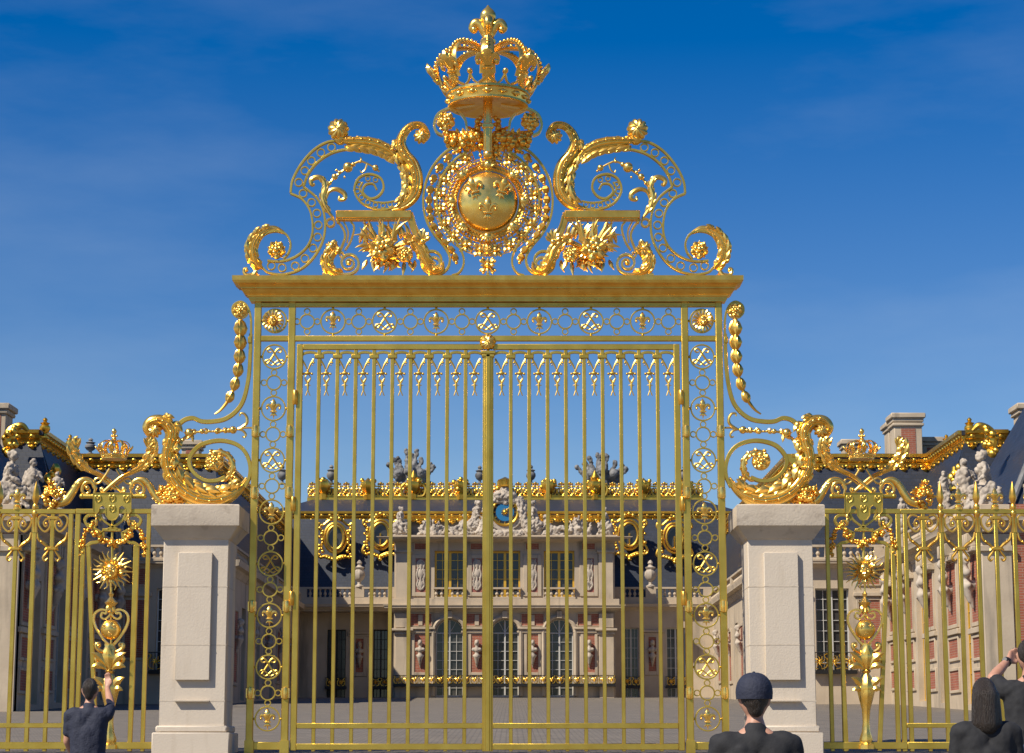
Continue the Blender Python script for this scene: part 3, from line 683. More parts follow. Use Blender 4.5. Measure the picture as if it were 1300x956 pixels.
for (x, y), rot in zip(c2((341, 474), (490, 474), (414, 585)), (-.30, .30, 0)):
    mb = MB(lambda u, v, w, x=x, y=y, c_=cos(rot), s_=sin(rot): sheet()(x + (u-x)*c_ - (v-y)*s_, y + (u-x)*s_ + (v-y)*c_, w)); fleur(mb, x, y, 34, dome(x, y) + .9, .98); mb.build('fleur_de_lis', M['leaf'], md)
mb = MB(sheet())
for k in range(64):
    a = 2*pi*k/64
    for r_ in (41, 45.5): mb.tube([(cx + r_*cos(a) - 2*sin(a), cy + r_*sin(a) + 2*cos(a), 2), (cx + (r_+2)*cos(a) + 2*sin(a), cy + (r_+2)*sin(a) - 2*cos(a), 3)], 1.5, 6)
mb.ring(cx, cy, 43.5, 9, 3, 64, 0); mb.ring(cx, cy, 51.5, 2.2, 4, 64, 0)
for k in range(64): a = 2*pi*(k+.5)/64; mb.ball((cx + 50*cos(a), cy + 50*sin(a), 3), 1.9, 1, 1, 1, 7, 5)
mb.build('collar', M['leafold'], md)
mb = MB(sheet()); mb.ring(cx, cy, 55.5, 1.2, 2, 64, -1); mb.ring(cx, cy, 68.5, 1.2, 2, 64, -1)
for k in range(40):
    a = 2*pi*k/40; mb.tube([(cx + r_*cos(a), cy + r_*sin(a), -1) for r_ in (50, 60, 69)], .8, 5)
    if k % 2: mb.ball((cx + 60*cos(a), cy + 60*sin(a), 0), 2.6, 1, 1, .8, 8, 5); mb.ball((cx + 66*cos(a), cy + 66*sin(a), 0), 2.2, 1, 1, .8, 8, 5); mb.ball((cx + 54.5*cos(a), cy + 54.5*sin(a), 0), 2.0, 1, 1, .8, 8, 5)
mb.build('lattice', M['leafold'], md)
for k in range(8):
    a = -pi/2 + k*pi/4; x, y = cx + 45.5*cos(a), cy + 45.5*sin(a); mb = MB(sheet())
    mb.ball((x, y, 5), 6.4, 1, 1, .8)
    for j in range(7): b = a + (j-3)*.38; mb.petal((x - 4*cos(a), y - 4*sin(a), 6), b, 11, 4.4, 3.4, 0, .5, 5, .7)
    mb.build('shell', M['leaf'], md)
CR = None
for k in range(19):
    a = pi/2 + (k-9.5)*2*pi/20; r_ = 61.5
    if k == 19: continue
    x, y = cx + r_*cos(a), cy + r_*sin(a)
    if k == 0:
        mb = MB(sheet())
        for j in range(4):
            b = j*pi/2 + pi/4; mb.petal((x, y, 1), b, 10.6, 7.4, 2.4, 0, .25, 5, .75); mb.petal((x, y, 2), b + pi/4, 8.6, 5, 2.4, 0, .25, 5, .6)
            mb.ball((x + 9.4*cos(b), y + 9.4*sin(b), 1.6), 2.1, 1, 1, 1, 8, 5); mb.tube([(x, y, 1), (x + 8.5*cos(b+pi/4), y + 8.5*sin(b+pi/4), .5)], 1.0, 6)
        mb.ball((x, y, 3.4), 3.6); CR = mb.build('chain_cross', M['leaf'], md)
    else: dup_at(CR, md, sheet()(x, y, 1))
for s_ in (False, True):      # husk chain between the two bands of the frame
    mb = MB(sheet(s_))
    P = [(a - .45, b) for a, b in c2((278, 235), (215, 285), (155, 355), (118, 435), (106, 510), (108, 570), (118, 630), (150, 690), (190, 745), (232, 795), (250, 850))]
    pts = spline(P, 8); n = 13
    for k in range(n):
        i = min(int((k+.5)/n*(len(pts)-1)), len(pts)-2); a = atan2(pts[i+1][1]-pts[i][1], pts[i+1][0]-pts[i][0]); x, y = pts[i]
        mb.lathe([(.8, -6), (3.8, -4.4), (4.9, -1), (3.0, 2.6), (1.4, 5)], (x, y, 1.5), (cos(a), sin(a), 0), 10, .1, 5)
        mb.ball((x + 6*cos(a), y + 6*sin(a), 1.5), 2.5, 1, 1, 1, 8, 5)
        for q in (-1, 1): mb.petal((x - 4*cos(a), y - 4*sin(a), 1.5), a + q*.8, 9.5, 4.2, 1.5, -q*.7, .3, 5)
    mb.build('husk_chain', M['leafold'], md)
mb = MB(sheet()); x, y = c2((415, 772))[0]; mb.ball((x, y, 1), 7.4, .75, 1.05, .5); mb.ring(x, y, 6.2, 1.6, 5, 20); rosette(mb, x, y, 4, 3)
x, y = c2((413, 862))[0]
for j in range(4):
    b = j*pi/2 + pi/4; mb.petal((x, y, 0), b, 12, 8.5, 2, 0, .2, 5, .8); mb.petal((x, y, 1.5), b + pi/4, 9.5, 5, 2, 0, .2, 5, .6)
    for q in (-.22, .22): mb.ball((x + 11.2*cos(b+q), y + 11.2*sin(b+q), 1), 1.6, 1, 1, 1, 8, 5)
mb.ball((x, y, 3), 3.8); mb.box(x-2, x+2, y+9, 355.5, -2, 2); mb.build('order_pendant', M['leaf'], md)
# loops, flowers and strap under the crown
for m_ in (False, True):
    mb = MB(sheet(m_)); P = lambda *p: [(a - .45, b) for a, b in c2(*p)]
    mb.band(spline(P((345, 10), (270, 22), (205, 36), (152, 66), (132, 118), (146, 160), (180, 178)), 8), [3.4, 3.2, 2.6], 9)
    mb.band(spline(P((215, 38), (262, 52), (296, 95), (306, 150), (330, 200)), 8), [3, 3, 2.4], 8)
    lp = mb.build('crown_bracket', M['leaf'], md)
    mb = MB(sheet(m_)); x, y = P((193, 105))[0]; rosette(mb, x, y, 12.5, 2, 5, .3); mb.ball((x, y, 0), 9, 1, 1, .8); mb.build('rose', M['leaf'], lp)
    mb = MB(sheet(m_)); garland(mb, P((185, 150), (210, 205), (265, 215), (330, 195), (360, 130), (365, 80)), 6.4, 3)
    garland(mb, P((230, 190), (290, 225), (350, 245), (400, 235)), 6.4, 4); fruit(mb, *P((265, 195))[0], 14, 8, 16, 2.6, 4.6, 8); fruit(mb, *P((345, 190))[0], 13, 13, 18, 2.2, 4.2, 9)
    mb.build('flower_garland', M['leafold'], lp)
mb = MB(sheet()); mb.bbox(613.8, 625, 128, 196, 6, 12, 1.2); mb.bbox(616, 622.8, 126, 198, 8, 14, 1); mb.ball((619.4, 199, 9), 6.5); mb.bbox(612, 627, 160, 166, 5, 15.2, 1); fruit(mb, 619.4, 208, 9, 8, 12, 2, 4, 21)
mb.build('strap', M['leaf'], md)

# ---- crown builder, used for the great crown and the two small ones
def crown_parts(base_tf, cx, yb, k, parent, name, full=True):
    """k = photo pixels per unit of the great crown; yb = height of the lower rim; returns the band (parent of the rest)"""
    q = lambda x, y, z: base_tf(cx + x*k, yb - y*k, z*k)
    mb = MB(q); N = 48
    prof = [(50, 0), (53, -1), (55, 0), (55, 2.5), (52.5, 3.5), (53.5, 9), (54.5, 13), (57.5, 14), (57.5, 17), (55, 18), (52.5, 18), (51, 13), (50, 4)]
    vs = []; fs = []; m = len(prof)
    for (r, h) in prof:
        for i in range(N): a = 2*pi*i/N; vs.append((r*sin(a), h, r*cos(a)))
    for j in range(m):
        for i in range(N): j2 = (j+1) % m; fs.append((j*N+i, j*N+(i+1) % N, j2*N+(i+1) % N, j2*N+i))
    mb.add(vs, fs)
    for i in range(16):
        a = 2*pi*i/16; p = (54*sin(a), 8.3, 54*cos(a))
        if i % 2 == 0: mb.ball(p, 4.6, 1.15, .85, 1.0)
        else: mb.ball(p, 3.6, 1.1, .9, 1.1)
    if full:
        for i in range(32): a = 2*pi*(i+.5)/32; mb.ball((54.2*sin(a), 8.3, 54.2*cos(a)), 1.7, 1, 1, 1, 6, 5)
    band = mb.build(name, M['leaf'], parent)
    mb = MB(q)
    vs = [(0, 6, 0)]; fs = []
    for j in (1, 2, 3):
        for i in range(N): a = 2*pi*i/N; r = 50.5*j/3; vs.append((r*sin(a), 6 - 2*j + (1.2*sin(12*a)*(j == 2)), r*cos(a)))
    for i in range(N):
        fs.append((0, 1+i, 1+(i+1) % N))
        for j in range(2): fs.append((1+j*N+i, 1+(j+1)*N+i, 1+(j+1)*N+(i+1) % N, 1+j*N+(i+1) % N))
    mb.add(vs, fs); mb.build('lining', M['leafold'], band)
    for i in range(8):
        a = 2*pi*i/8
        def lt(x, y, z, a=a):
            r = 55.5 + max(0, y-16)*.6 + z
            return q(r*sin(a) + x*cos(a), y, r*cos(a) - x*sin(a))
        mb = MB(lambda u, v, w: lt(u, -v, w)); fleur(mb, 0, -38.5, 44, 0, 1.28)
        mb.tube([(-12, -17.5, 0), (-6, -20, 1), (0, -26, 1)], [1.5, 2.2, 2.6], 8); mb.tube([(12, -17.5, 0), (6, -20, 1), (0, -26, 1)], [1.5, 2.2, 2.6], 8)
        mb.build('fleur_de_lis', M['leaf'], band)
        a2 = a + pi/8
        mb = MB(lambda u, v, w, a2=a2: (lambda r: q(r*sin(a2) + u*cos(a2), v, r*cos(a2) - u*sin(a2)))(55.5 + max(0, v-16)*.4 + w))
        mb.tube(spline([(-9, 17.5, 0), (-4, 21, 0), (0, 29, 0)], 4), [1.3, 1.6, 1.8], 6); mb.tube(spline([(9, 17.5, 0), (4, 21, 0), (0, 29, 0)], 4), [1.3, 1.6, 1.8], 6)
        mb.ball((0, 32.5, 0), 4.0); mb.build('pearl_point', M['leaf'], band)
        mb = MB(q); ar = spline([(62, 28), (68, 46), (68, 60), (59, 73), (45, 79.5), (25, 80), (6, 75)], 6)
        vs = []; fs = []
        for j, (r, h) in enumerate(ar):
            t = j/(len(ar)-1); wdt = 11 - 6*t; p0 = ar[max(j-1, 0)]; p1 = ar[min(j+1, len(ar)-1)]
            tx, ty = p1[0]-p0[0], p1[1]-p0[1]; l = hypot(tx, ty); nx, ny = ty/l, -tx/l
            if nx*r + ny < 0 and j < 3: pass
            for (c_, o_) in ((-1, 0), (-.8, 1.6), (0, 2.6), (.8, 1.6), (1, 0), (.7, -1.8), (-.7, -1.8)):
                rr, hh = r + nx*o_, h + ny*o_
                vs.append((rr*sin(a) + c_*wdt*cos(a), hh, rr*cos(a) - c_*wdt*sin(a)))
        for j in range(len(ar)-1):
            for c_ in range(7): fs.append((j*7+c_, j*7+(c_+1) % 7, (j+1)*7+(c_+1) % 7, (j+1)*7+c_))
        fs += [tuple(range(7)), tuple(len(vs)-7+c_ for c_ in range(7))]
        mb.add(vs, fs)
        if full:
            for j in range(2, len(ar)-6, 2):
                r, h = ar[j]; p0 = ar[j-1]; p1 = ar[j+1]; tx, ty = p1[0]-p0[0], p1[1]-p0[1]; l = hypot(tx, ty)
                mb.ball(((r + ty/l*3.4)*sin(a), h - tx/l*3.4, (r + ty/l*3.4)*cos(a)), 2.7, 1, 1, 1, 8, 5)
        mb.build('arch', M['leaf'], band)
    mb = MB(q); mb.lathe([(7, 70), (9.5, 74), (9, 80), (7, 84), (8, 86), (10.5, 88), (11, 91), (9, 93), (8, 96)], (0, 0, 0), (0, 1, 0), 20)
    if full:
        for i in range(4):
            a = i*pi/2
            for j in (1,):
                mb.tube([(r*sin(a), h, r*cos(a)) for r, h in spline([(3, 96), (6, 104), (11, 113), (17.5, 115), (22, 108.5), (18.5, 103)], 5)], [4.4, 6, 6.8, 6.2, 5.0, 3.4], 10)
                mb.ball((19*sin(a), 106, 19*cos(a)), 5.4)
    else:
        for i in range(4): a = i*pi/2; mb.ball((11*sin(a), 104, 11*cos(a)), 5.5)
    mb.lathe([(6, 94), (8, 98), (8, 104), (6.5, 110), (6.5, 113), (9.5, 118), (11.6, 123), (11.2, 127), (8, 132), (3.4, 136), (1, 139.5)], (0, 0, 0), (0, 1, 0), 20, .06, 4)
    mb.build('finial', M['leaf'], band)
    return band
crown_parts(sheet(), 619.6, 136.5, .93, gate, 'crown')
# ================================================================ stone piers
for m_ in (False, True):
    DP = D0 - 0.55
    p0 = W(MX - 247.5 if m_ else 247.5, 640, DP); x0 = p0.x
    sgn = 1 if not m_ else -1
    pr = thing('stone_pier', (x0, D0, GZ(D0)), ('left' if not m_ else 'right') + ' stone gate pier with moulded cap, ' + ('with nobody standing before it' if not m_ else 'behind the person in the navy cap'), 'gate pier', 'stone piers of the gate')
    X = lambda u: XF(MX - u if m_ else u, DP, 760)
    a0, a1 = sorted((X(206), X(288.5)))
    zt = ZF(684, DP); zc = ZF(668.6, DP); zct = ZF(641.8, DP); dep = 1.25
    yf, yb = DP, DP + dep
    mb = MB(); mb.bbox(a0, a1, yf, yb, GZ(D0) + .55, zt, .012)
    sh = mb.build('shaft', M['pier'], pr)
    b0, b1 = sorted((X(225.7), X(268.8)))
    mb = MB(); mb.bbox(b0, b1, yf-.10, yf+.02, ZF(863.5, DP), ZF(702, DP), .008); mb.build('raised_panel', M['pier'], sh)
    mb = MB()
    for v in (745, 819, 890): z = ZF(v, DP); mb.box(a0-.003, a1+.003, yf-.003, yb+.003, z-.010, z+.010); mb.box(b0-.003, b1+.003, yf-.103, yf, z-.010, z+.010)
    mb.build('joint', M['cap'], sh)
    c0, c1 = sorted((X(191.7), X(303.2))); ov = (c1-c0-(a1-a0))/2
    vs = []; fs = []; pf = [(0.0, zt-.02), (.03, zt), (.05, zt+.03), (.10, zt+.10), (.19, zc-.03), (.22, zc), (ov, zc), (ov+.004, zc+.012), (ov+.004, zct-.02), (ov-.02, zct), (ov-.3, zct+.04)]
    for (e, z) in pf: vs += [(a0-e, yf-e, z), (a1+e, yf-e, z), (a1+e, yb+e, z), (a0-e, yb+e, z)]
    for i in range(len(pf)-1):
        for k in range(4): fs.append((i*4+k, i*4+(k+1) % 4, (i+1)*4+(k+1) % 4, (i+1)*4+k))
    fs += [(3, 2, 1, 0), tuple(len(vs)-4+k for k in range(4))]
    mb = MB(); mb.add(vs, fs); mb.build('cap', M['cap'], pr, 20)
    mb = MB(); mb.bbox(a0-.12, a1+.12, yf-.12, yb+.12, GZ(D0)-.1, GZ(D0)+.42, .02); mb.bbox(a0-.06, a1+.06, yf-.06, yb+.06, GZ(D0)+.42, GZ(D0)+.56, .03); mb.build('base', M['pier'], pr)

# ================================================================ scroll brackets on the piers
cb = conv(150, 520, 5.62)
for m_ in (False, True):
    tf = sheet(m_); base = Vector(tf(247.5, 641.8, 0))
    br = thing('scroll_bracket', base, 'gilded acanthus scroll with a flower in its spiral, on the ' + ('left' if not m_ else 'right') + ' stone pier', 'scroll ornament', 'scroll brackets on the piers')
    mb = MB(tf)
    th_ = spline(cb((905, 555), (938, 480), (942, 400), (912, 312), (850, 252), (755, 224), (660, 230), (578, 262), (520, 328), (510, 392), (548, 458), (620, 505), (700, 508), (765, 485)), 8)
    mb.band(th_, [4, 5, 5.2, 5, 5], 8); sb = mb.build('spiral_band', M['paint'], br)
    mb = MB(tf)
    st = spline(cb((262, 195), (228, 175), (212, 130), (240, 92), (300, 82), (350, 105), (385, 165), (372, 240), (350, 330), (358, 420), (400, 510), (470, 590), (570, 645), (690, 660), (800, 625), (880, 562), (925, 490)), 8)
    mb.tube([(x, y, 0) for x, y in st[:44]], [3, 5, 7.5, 8.5, 8, 6], 12, .8)
    mb.acanthus(st, [4, 6, 8, 9, 9, 9, 9, 10, 11, 12, 13, 13, 12, 10, 8, 5, 2], [4, 6, 8, 9, 9, 8, 7.5, 8, 9, 10, 11, 11, 10, 8, 6, 4, 1.5], 12, [4, 6, 8, 9, 9, 9, 9, 9, 10, 10, 11, 11, 10, 9, 7, 4, 2], .085, .03, 1, .0, .0)
    mb.lobes(st, -1, 10, [15, 19, 23, 27, 29, 27, 20], [11, 14, 16, 18, 18, 14], .76, .24, .93, 4, [5, 7, 8, 10, 10, 6], 6, .9); mb.lobes(st, 1, 9, [14, 18, 20, 20, 14], [8, 10, 11, 9], .13, .14, .85, 3, [3, 4, 4, 3], 5, .35)
    for q in range(14): i = 30 + q*6; mb.ball((st[i][0], st[i][1], 10.8), 1.7, 1, 1, .8, 8, 5)
    x, y = cb((262, 150))[0]; knob(mb, x, y, 8.5, 9)
    mb.leaves(st, 1, 5, [7, 7], [5, 5], .8, 3, .02, .2, 2, 2, .8)
    for q in range(5): mb.ball((*cb((370+q*16, 480-q*62))[0], 9), 2.3 + .3*(q % 2))
    mb.build('acanthus_leaf', M['leaf'], br)
    mb = MB(tf)
    rs = spline(cb((770, 500), (808, 455), (818, 400), (800, 345), (752, 312), (695, 305), (648, 330), (632, 372)), 8)
    mb.tube([(x, y, 1) for x, y in rs], [2.6, 3.8, 4.2, 3.6, 2.6, 1.6], 10); mb.leaves(rs, -1, 8, 8, 6, .6, 3, .0, .95, 2, 1); mb.leaves(rs, 1, 6, 6, 5, .5, 3, .0, .8, 2, 2)
    for s in (-1, 1): mb.petal((*cb((785, 480))[0], 1), pi*.3 + s, 11, 6, 3, s)
    mb.tube(spline([(*cb((800, 480))[0], 0), (*cb((820, 505))[0], 1), (*cb((838, 490))[0], 1)], 4), [3, 3, 2], 8); mb.ball((*cb((836, 488))[0], 1), 3)
    mb.build('leaf_curl', M['leaf'], sb)
    mb = MB(tf); x, y = cb((690, 368))[0]; rosette(mb, x, y, 11.5, 2, 7, .22); mb.ring(x, y, 11, 1.6, 4); mb.build('rosette', M['leaf'], sb)
    # horizontal spray tying the scroll to the gate post
    mb = MB(tf); T = lambda pts, r: mb.tube([(x, y, 0) for x, y in spline(cb(*pts), 5)], r, 8)
    T([(960, 130), (905, 130), (850, 142), (705, 155), (600, 157), (520, 170), (440, 232)], [1.2, 1.3, 1.5, 1.3, 1.6, 2.4])
    T([(840, 145), (880, 128), (915, 100), (920, 62), (900, 30), (872, 28), (868, 48)], [1.0, 1.9, 2.0, 1.7, 1.4, 1.0]); T([(850, 142), (888, 150), (910, 175), (902, 197), (885, 192)], [1.0, 1.6, 1.4, .9])
    for (x, y), r in zip(cb((508, 168), (598, 156), (650, 155), (705, 157), (765, 150), (820, 146), (545, 165), (630, 156), (675, 156), (738, 154), (790, 150)), (6.2, 3.4, 1.8, 3.4, 3.0, 5.0, 2.2, 1.4, 1.4, 2.0, 3.2)): mb.ball((x, y, .5), r)
    for (x, y) in cb((560, 160), (645, 155), (735, 152), (785, 150), (530, 175)):
        for s in (-1, 1): mb.petal((x, y, 1), s*1.9, 7.5, 3.2, 1.5, s*1.6)
    for s in (-1, 0, 1): mb.petal((*cb((535, 172))[0], 2), pi*.75 + s*.6, 12, 5, 3, s*.5)
    mb.build('flower_spray', M['leaf'], br)
    mb = MB(tf); fruit(mb, *cb((365, 612))[0], 17, 12.5, 34, 2.2, 4.0, 31, 8); fruit(mb, *cb((340, 640))[0], 11, 6.5, 16, 2.2, 3.6, 32, 9); fruit(mb, *cb((440, 640))[0], 7, 5, 10, 1.6, 2.6, 33, 6)
    mb.build('fruit_cluster', M['leafold'], br)
    mb = MB(tf); mb.bbox(236, 276, 637.5, 642.2, -5, 5, .5); mb.build('foot_plate', M['paint'], br)

# ================================================================ sun panels between pier and railing
s1 = conv(80, 540, 7.964); s2 = conv(0, 660, 4.345); CX = 143.5
for m_ in (False, True):
    tf = sheet(m_); tv = sheetv(m_)
    b = Vector(tv(CX, VB, 0)); b.z = GZ(D0)
    sp_ = thing('sun_panel', b, 'gilded panel with a sun face, small crown and globe, ' + ('left of the left' if not m_ else 'right of the right') + ' stone pier', 'ornamental panel', 'sun panels of the fence')
    mb = MB(tv)
    for (u0, u1) in ((105, 110.4), (171.5, 177), (187.5, 192.5)): mb.bbox(u0, u1, 692 if u0 < 180 else 652, VB-2, -2.8, 2.8, .5)
    mb.bbox(97, 206, 646.2, 652.2, -3.3, 3.3, .5); mb.bbox(97, 103, 646, VB-2, -2.7, 2.7, .5); mb.bbox(97, 206, VB-14, VB-5, -3.5, 3.5, .5)
    fr = mb.build('frame', M['paint'], sp_)
    mb = MB(tf)
    for s in (-1, 1):
        f = lambda *p: [(CX + s*(x-CX), y) for x, y in p]
        mb.band(spline(f((112.5, 694), (119, 870), (122.5, VB-3)), 3), 5.4, 6)
        mb.band(spline(f((110, 694), (116, 689.5), (124, 688), (130, 682), (131, 676)), 6), 4.2, 6)
        mb.band(spline(f((131, 677), (122, 672), (112, 668), (108, 660), (113, 654.5), (123, 655), (128, 661)), 6), 3.4, 6)
        mb.band(spline(f((150, 672), (140, 667), (131, 660), (127, 652)), 6), 2.6, 6)
        volute(mb, CX + s*25, 664, 6, 0 if s > 0 else pi, 1.2, 2.2, 5, s)
    mb.build('tapered_frame', M['paint'], sp_)
    # lambrequin plate and its rod
    mb = MB(tf); mb.tube([(104, 630, 0), (183, 630, 0)], 3.0, 12); mb.ball((104, 630, 0), 3.6); mb.ball((183, 630, 0), 3.6); mb.build('rod', M['paint'], sp_)
    mb = MB(tf); ol = [(119.5, 626.6), (167.5, 626.6), (167.5, 650), (164, 653.5), (160.5, 650), (159.5, 644.5), (155.5, 642), (152, 645), (151.5, 655), (148, 660), (143.5, 661.5), (139, 660), (135.5, 655), (135, 645), (131.5, 642), (127.5, 644.5), (126.5, 650), (123, 653.5), (119.5, 650)]
    n = len(ol); vs = [(x, y, 5.2) for x, y in ol] + [(x, y, 2.6) for x, y in ol]
    mb.add(vs, [tuple(range(n)), tuple(range(2*n-1, n-1, -1))] + [(i, (i+1) % n, n+(i+1) % n, n+i) for i in range(n)])
    mb.band([(x, y) for x, y in ol], 1.1, 1.2, True, 5.6)
    for (x, y) in ((125.5, 633.5), (143.5, 633), (161.5, 633.5), (143.5, 646)):
        for s in (-1, 1): mb.tube(spline([(x, y+5, 5.6), (x+s*3.4, y+2, 6), (x+s*3.2, y-3, 6), (x+s*1.0, y-2.5, 6), (x+s*1.8, y, 6)], 4), [.5, .9, .8, .6], 6)
        mb.ball((x, y, 5.6), 1.3, 1, 1, .6)
    mb.build('lambrequin', M['paint'], sp_)
    for x in (123, 164): mb = MB(tf); mb.lathe([(.6, 0), (1.8, 2), (2.2, 5), (1.2, 6.5), (2.4, 10), (1.6, 14), (.3, 16)], (x, 652, 3.5), (0, 1, 0), 12); mb.build('tassel', M['leaf'], sp_)
    # crossed palms and ribbons carrying the crown
    mb = MB(tf)
    for s in (-1, 1):
        f = lambda *p: [(CX + s*(x-CX-.8), y) for x, y in s1(*p)]
        z = 1.5*s
        st = spline(f((860, 168), (905, 200), (912, 255), (880, 330), (810, 410), (715, 470), (610, 518), (510, 595), (425, 670)), 8)
        mb.tube([(x, y, z) for x, y in st], [1.2, 3.4, 4.4, 4.6, 4.2, 3.2, 2.6, 2.4, 2.2], 10, .9)
        a = atan2(1, 0)
        rv = list(reversed(st)); wa, wb = [1.2, 1.4, 2, 3, 4.5, 5, 5, 4, 2], [1.2, 1.4, 2, 3, 4.5, 5, 5, 4, 2]
        mb.acanthus(rv, wa, wb, 7, [1.5, 1.8, 2.4, 3.4, 4.4, 5, 5, 4, 2], .11, .11, z, .0, .0); mb.lobes(rv, 1, 5, [13, 17, 17, 13], [9, 11, 11, 8], .5, .42, .93, z+2, 2, 4, .9); mb.lobes(rv, -1, 5, [13, 17, 17, 13], [9, 11, 11, 8], .5, .42, .93, z+2, 2, 4, .9)
        mb.tube([(x, y, -z) for x, y in spline(f((545, 440), (585, 505), (640, 575), (685, 588), (695, 555), (660, 535), (610, 555), (545, 605), (480, 650)), 6)], 1.5, 8)
        mb.tube([(x, y, 0) for x, y in spline(f((425, 675), (395, 668), (388, 640), (410, 632), (418, 648)), 5)], [1.6, 1.5, 1.1], 8); mb.ball((*f((408, 648))[0], 0), 1.8)
    mb.build('crossed_palms', M['leaf'], sp_)
    crown_parts(tf, CX + 1.5, 583, .285, sp_, 'small_crown', False)
    # side consoles with fruit
    for s in (-1, 1):
        f = lambda *p: [(CX + s*(x-CX), y) for x, y in p]
        mb = MB(tf); st = spline(f((105, 620.5), (109.5, 617), (112, 620.5), (109.5, 626), (103.5, 624.5), (102, 616), (106, 609.5), (113, 608), (119, 613), (120, 621)), 6)
        st = spline(f((112, 617), (113.5, 621), (109.5, 624), (104.5, 620), (105.5, 612), (112, 608), (118.5, 612.5), (118, 621)), 6)
        vol = spline(f((110, 618), (112, 621), (109, 624), (104.5, 620.5), (105.8, 612.5), (112, 608.5)), 6)
        body = spline(f((112, 608.5), (104, 607), (97, 612), (91, 622), (86, 633), (79, 641), (70, 643)), 8)
        mb.tube([(x, y, 0) for x, y in spline(f((111, 619.5), (114, 622.5), (110, 627), (105, 624.5), (104.8, 618), (109.5, 612.5), (116, 612.5), (121, 618.5), (119.5, 627)), 6)], [1, 1.6, 2, 2.4, 2.6, 2.6, 2.4, 1.4], 10)
        mb.tube([(x, y, 0) for x, y in spline(f((120, 620), (117.5, 612.5), (111, 608.8), (103.5, 610), (97.5, 616), (91.5, 626), (84, 635.5), (74, 640)), 6)], [2.2, 3, 3.4, 4, 4.6, 5.2, 5.8, 5], 12, .9)
        mb.ball((*f((111, 619.5))[0], 1), 3.2)
        mb.leaves(spline(f((103.5, 608), (97.5, 614), (91.5, 624), (84, 634)), 6), -1*s, 5, 8, 5, .4, 2, 0, 1, 2, 1); mb.leaves(spline(f((103.5, 611), (97.5, 618), (91.5, 628), (84, 637)), 6), s, 5, 8, 5, .4, 2, 0, 1, 2, 2)
        sc = mb.build('console_scroll', M['leaf'], sp_)
        if s == -1 or True:
            mb = MB(tf); fruit(mb, *f((68, 631))[0], 13, 14, 36, 2.2, 3.8, 40 + s, 8); fruit(mb, *f((64, 618))[0], 5, 9, 10, 1.6, 2.6, 44 + s, 5)
            mb.build('fruit_cluster', M['leafold'], sc)
    # sun face
    c = (141.8 if not m_ else 142.2, 724.5)
    mb = MB(tf); face(mb, c[0], c[1], 10.2, 3)
    for k in range(18): a = 2*pi*k/18; mb.petal((c[0]+7*cos(a), c[1]+8*sin(a), 1.5), a, 9.5, 5, 3, .6*(-1)**k, .4, 5, .6)
    sf = mb.build('sun_face', M['leaf'], sp_)
    mb = MB(tf)
    for k in range(24):
        a = 2*pi*k/24 + .06; L = 27.5 if k % 2 == 0 else 25
        if k % 2 == 0: pts = [(c[0]+r*cos(a), c[1]+r*sin(a), 0) for r in (10, 18, L)]
        else: pts = [(c[0]+r*cos(a+.07*sin(r*.55)), c[1]+r*sin(a+.07*sin(r*.55)), 0) for r in (10, 13, 16, 19, 22, L)]
        mb.tube(pts, [2.0, 1.5, .4], 6)
    mb.build('sun_rays', M['leaf'], sf)
    G = lambda pts, r, sd_: garland(mb, pts, r, sd_)
    for s in (-1, 1):
        f = lambda *p: [(CX + s*(x-CX), y) for x, y in p]
        mb = MB(tf); G(f((116, 664), (121, 676), (130, 686), (143, 690.5)), 4.0, 50+s); mb.build('flower_garland', M['leafold'], sp_); mb = MB(tf); G(f((115, 668), (107, 678), (104.5, 690), (104, 707)), 3.2, 60+s); mb.build('flower_garland', M['leafold'], sp_)
    mb = MB(tf); fruit(mb, CX-1, 690, 6, 4, 12, 1.8, 3.2, 70); mb.build('fruit_cluster', M['leafold'], sp_)
    # stem, heart scroll, globe, leaves
    mb = MB(tf); mb.bbox(130, 154, 671, 675, -3, 3, .7); mb.tube([(CX-.5, 660, 0), (CX-1, 672, 0), (CX-1, 714, 0)], 1.6, 8); mb.build('stem', M['paint'], sp_); mb = MB(tf)
    mb.lathe([(1.2, 0), (3.2, 3), (1.8, 7), (5, 11), (8, 14), (5, 18), (2.6, 21), (4, 26), (2, 30)], (141.2, 751, 0), (0, 1, 0), 14, .1, 6)
    for s in (-1, 1):
        f = lambda *p: [(141 + s*x, y) for x, y in p]
        mb.band(spline(f((0, 779), (3, 783), (8, 786), (12.5, 783), (11, 778), (7, 779), (6, 775.5), (12, 774), (19.5, 778), (22, 786), (19, 797), (12, 808), (6.5, 815), (0, 821)), 6), [2, 2.6, 3.0], 6)
        mb.petal((141, 768, 2), pi/2 - s*1.2, 11, 6, 3, s*1.4)
    mb.tube([(141, 746, 0), (141, 822, 0)], 1.3, 8); mb.build('heart_scroll', M['leaf'], sp_)
    mb = MB(tf); mb.ball((140.9, 799.5, 1), 13, 1, 1, .85, 24, 16); gl = mb.build('royal_globe', M['leaf'], sp_)
    for (dx, dy) in ((-6, -3), (6, -3), (0, 6.5)): mb = MB(tf); fleur(mb, 140.9+dx, 799.5+dy, 8.5, 1 + 13*.85*sqrt(1-(dx*dx+dy*dy)/169)); mb.build('fleur_de_lis', M['leaf'], gl)
    mb = MB(tf); cx = 139.5
    mb.lathe([(6.5, 0), (6, 4), (9, 10), (10.5, 18), (8.5, 26), (4.6, 33), (6, 35), (3.6, 38), (6, 42), (10, 50), (11, 58), (8, 72), (5, 84), (4, 100), (5, 112), (8, 122), (7, 126), (11, 129), (11, 134)], (cx, 817, 0), (0, 1, 0), 16, .08, 8)
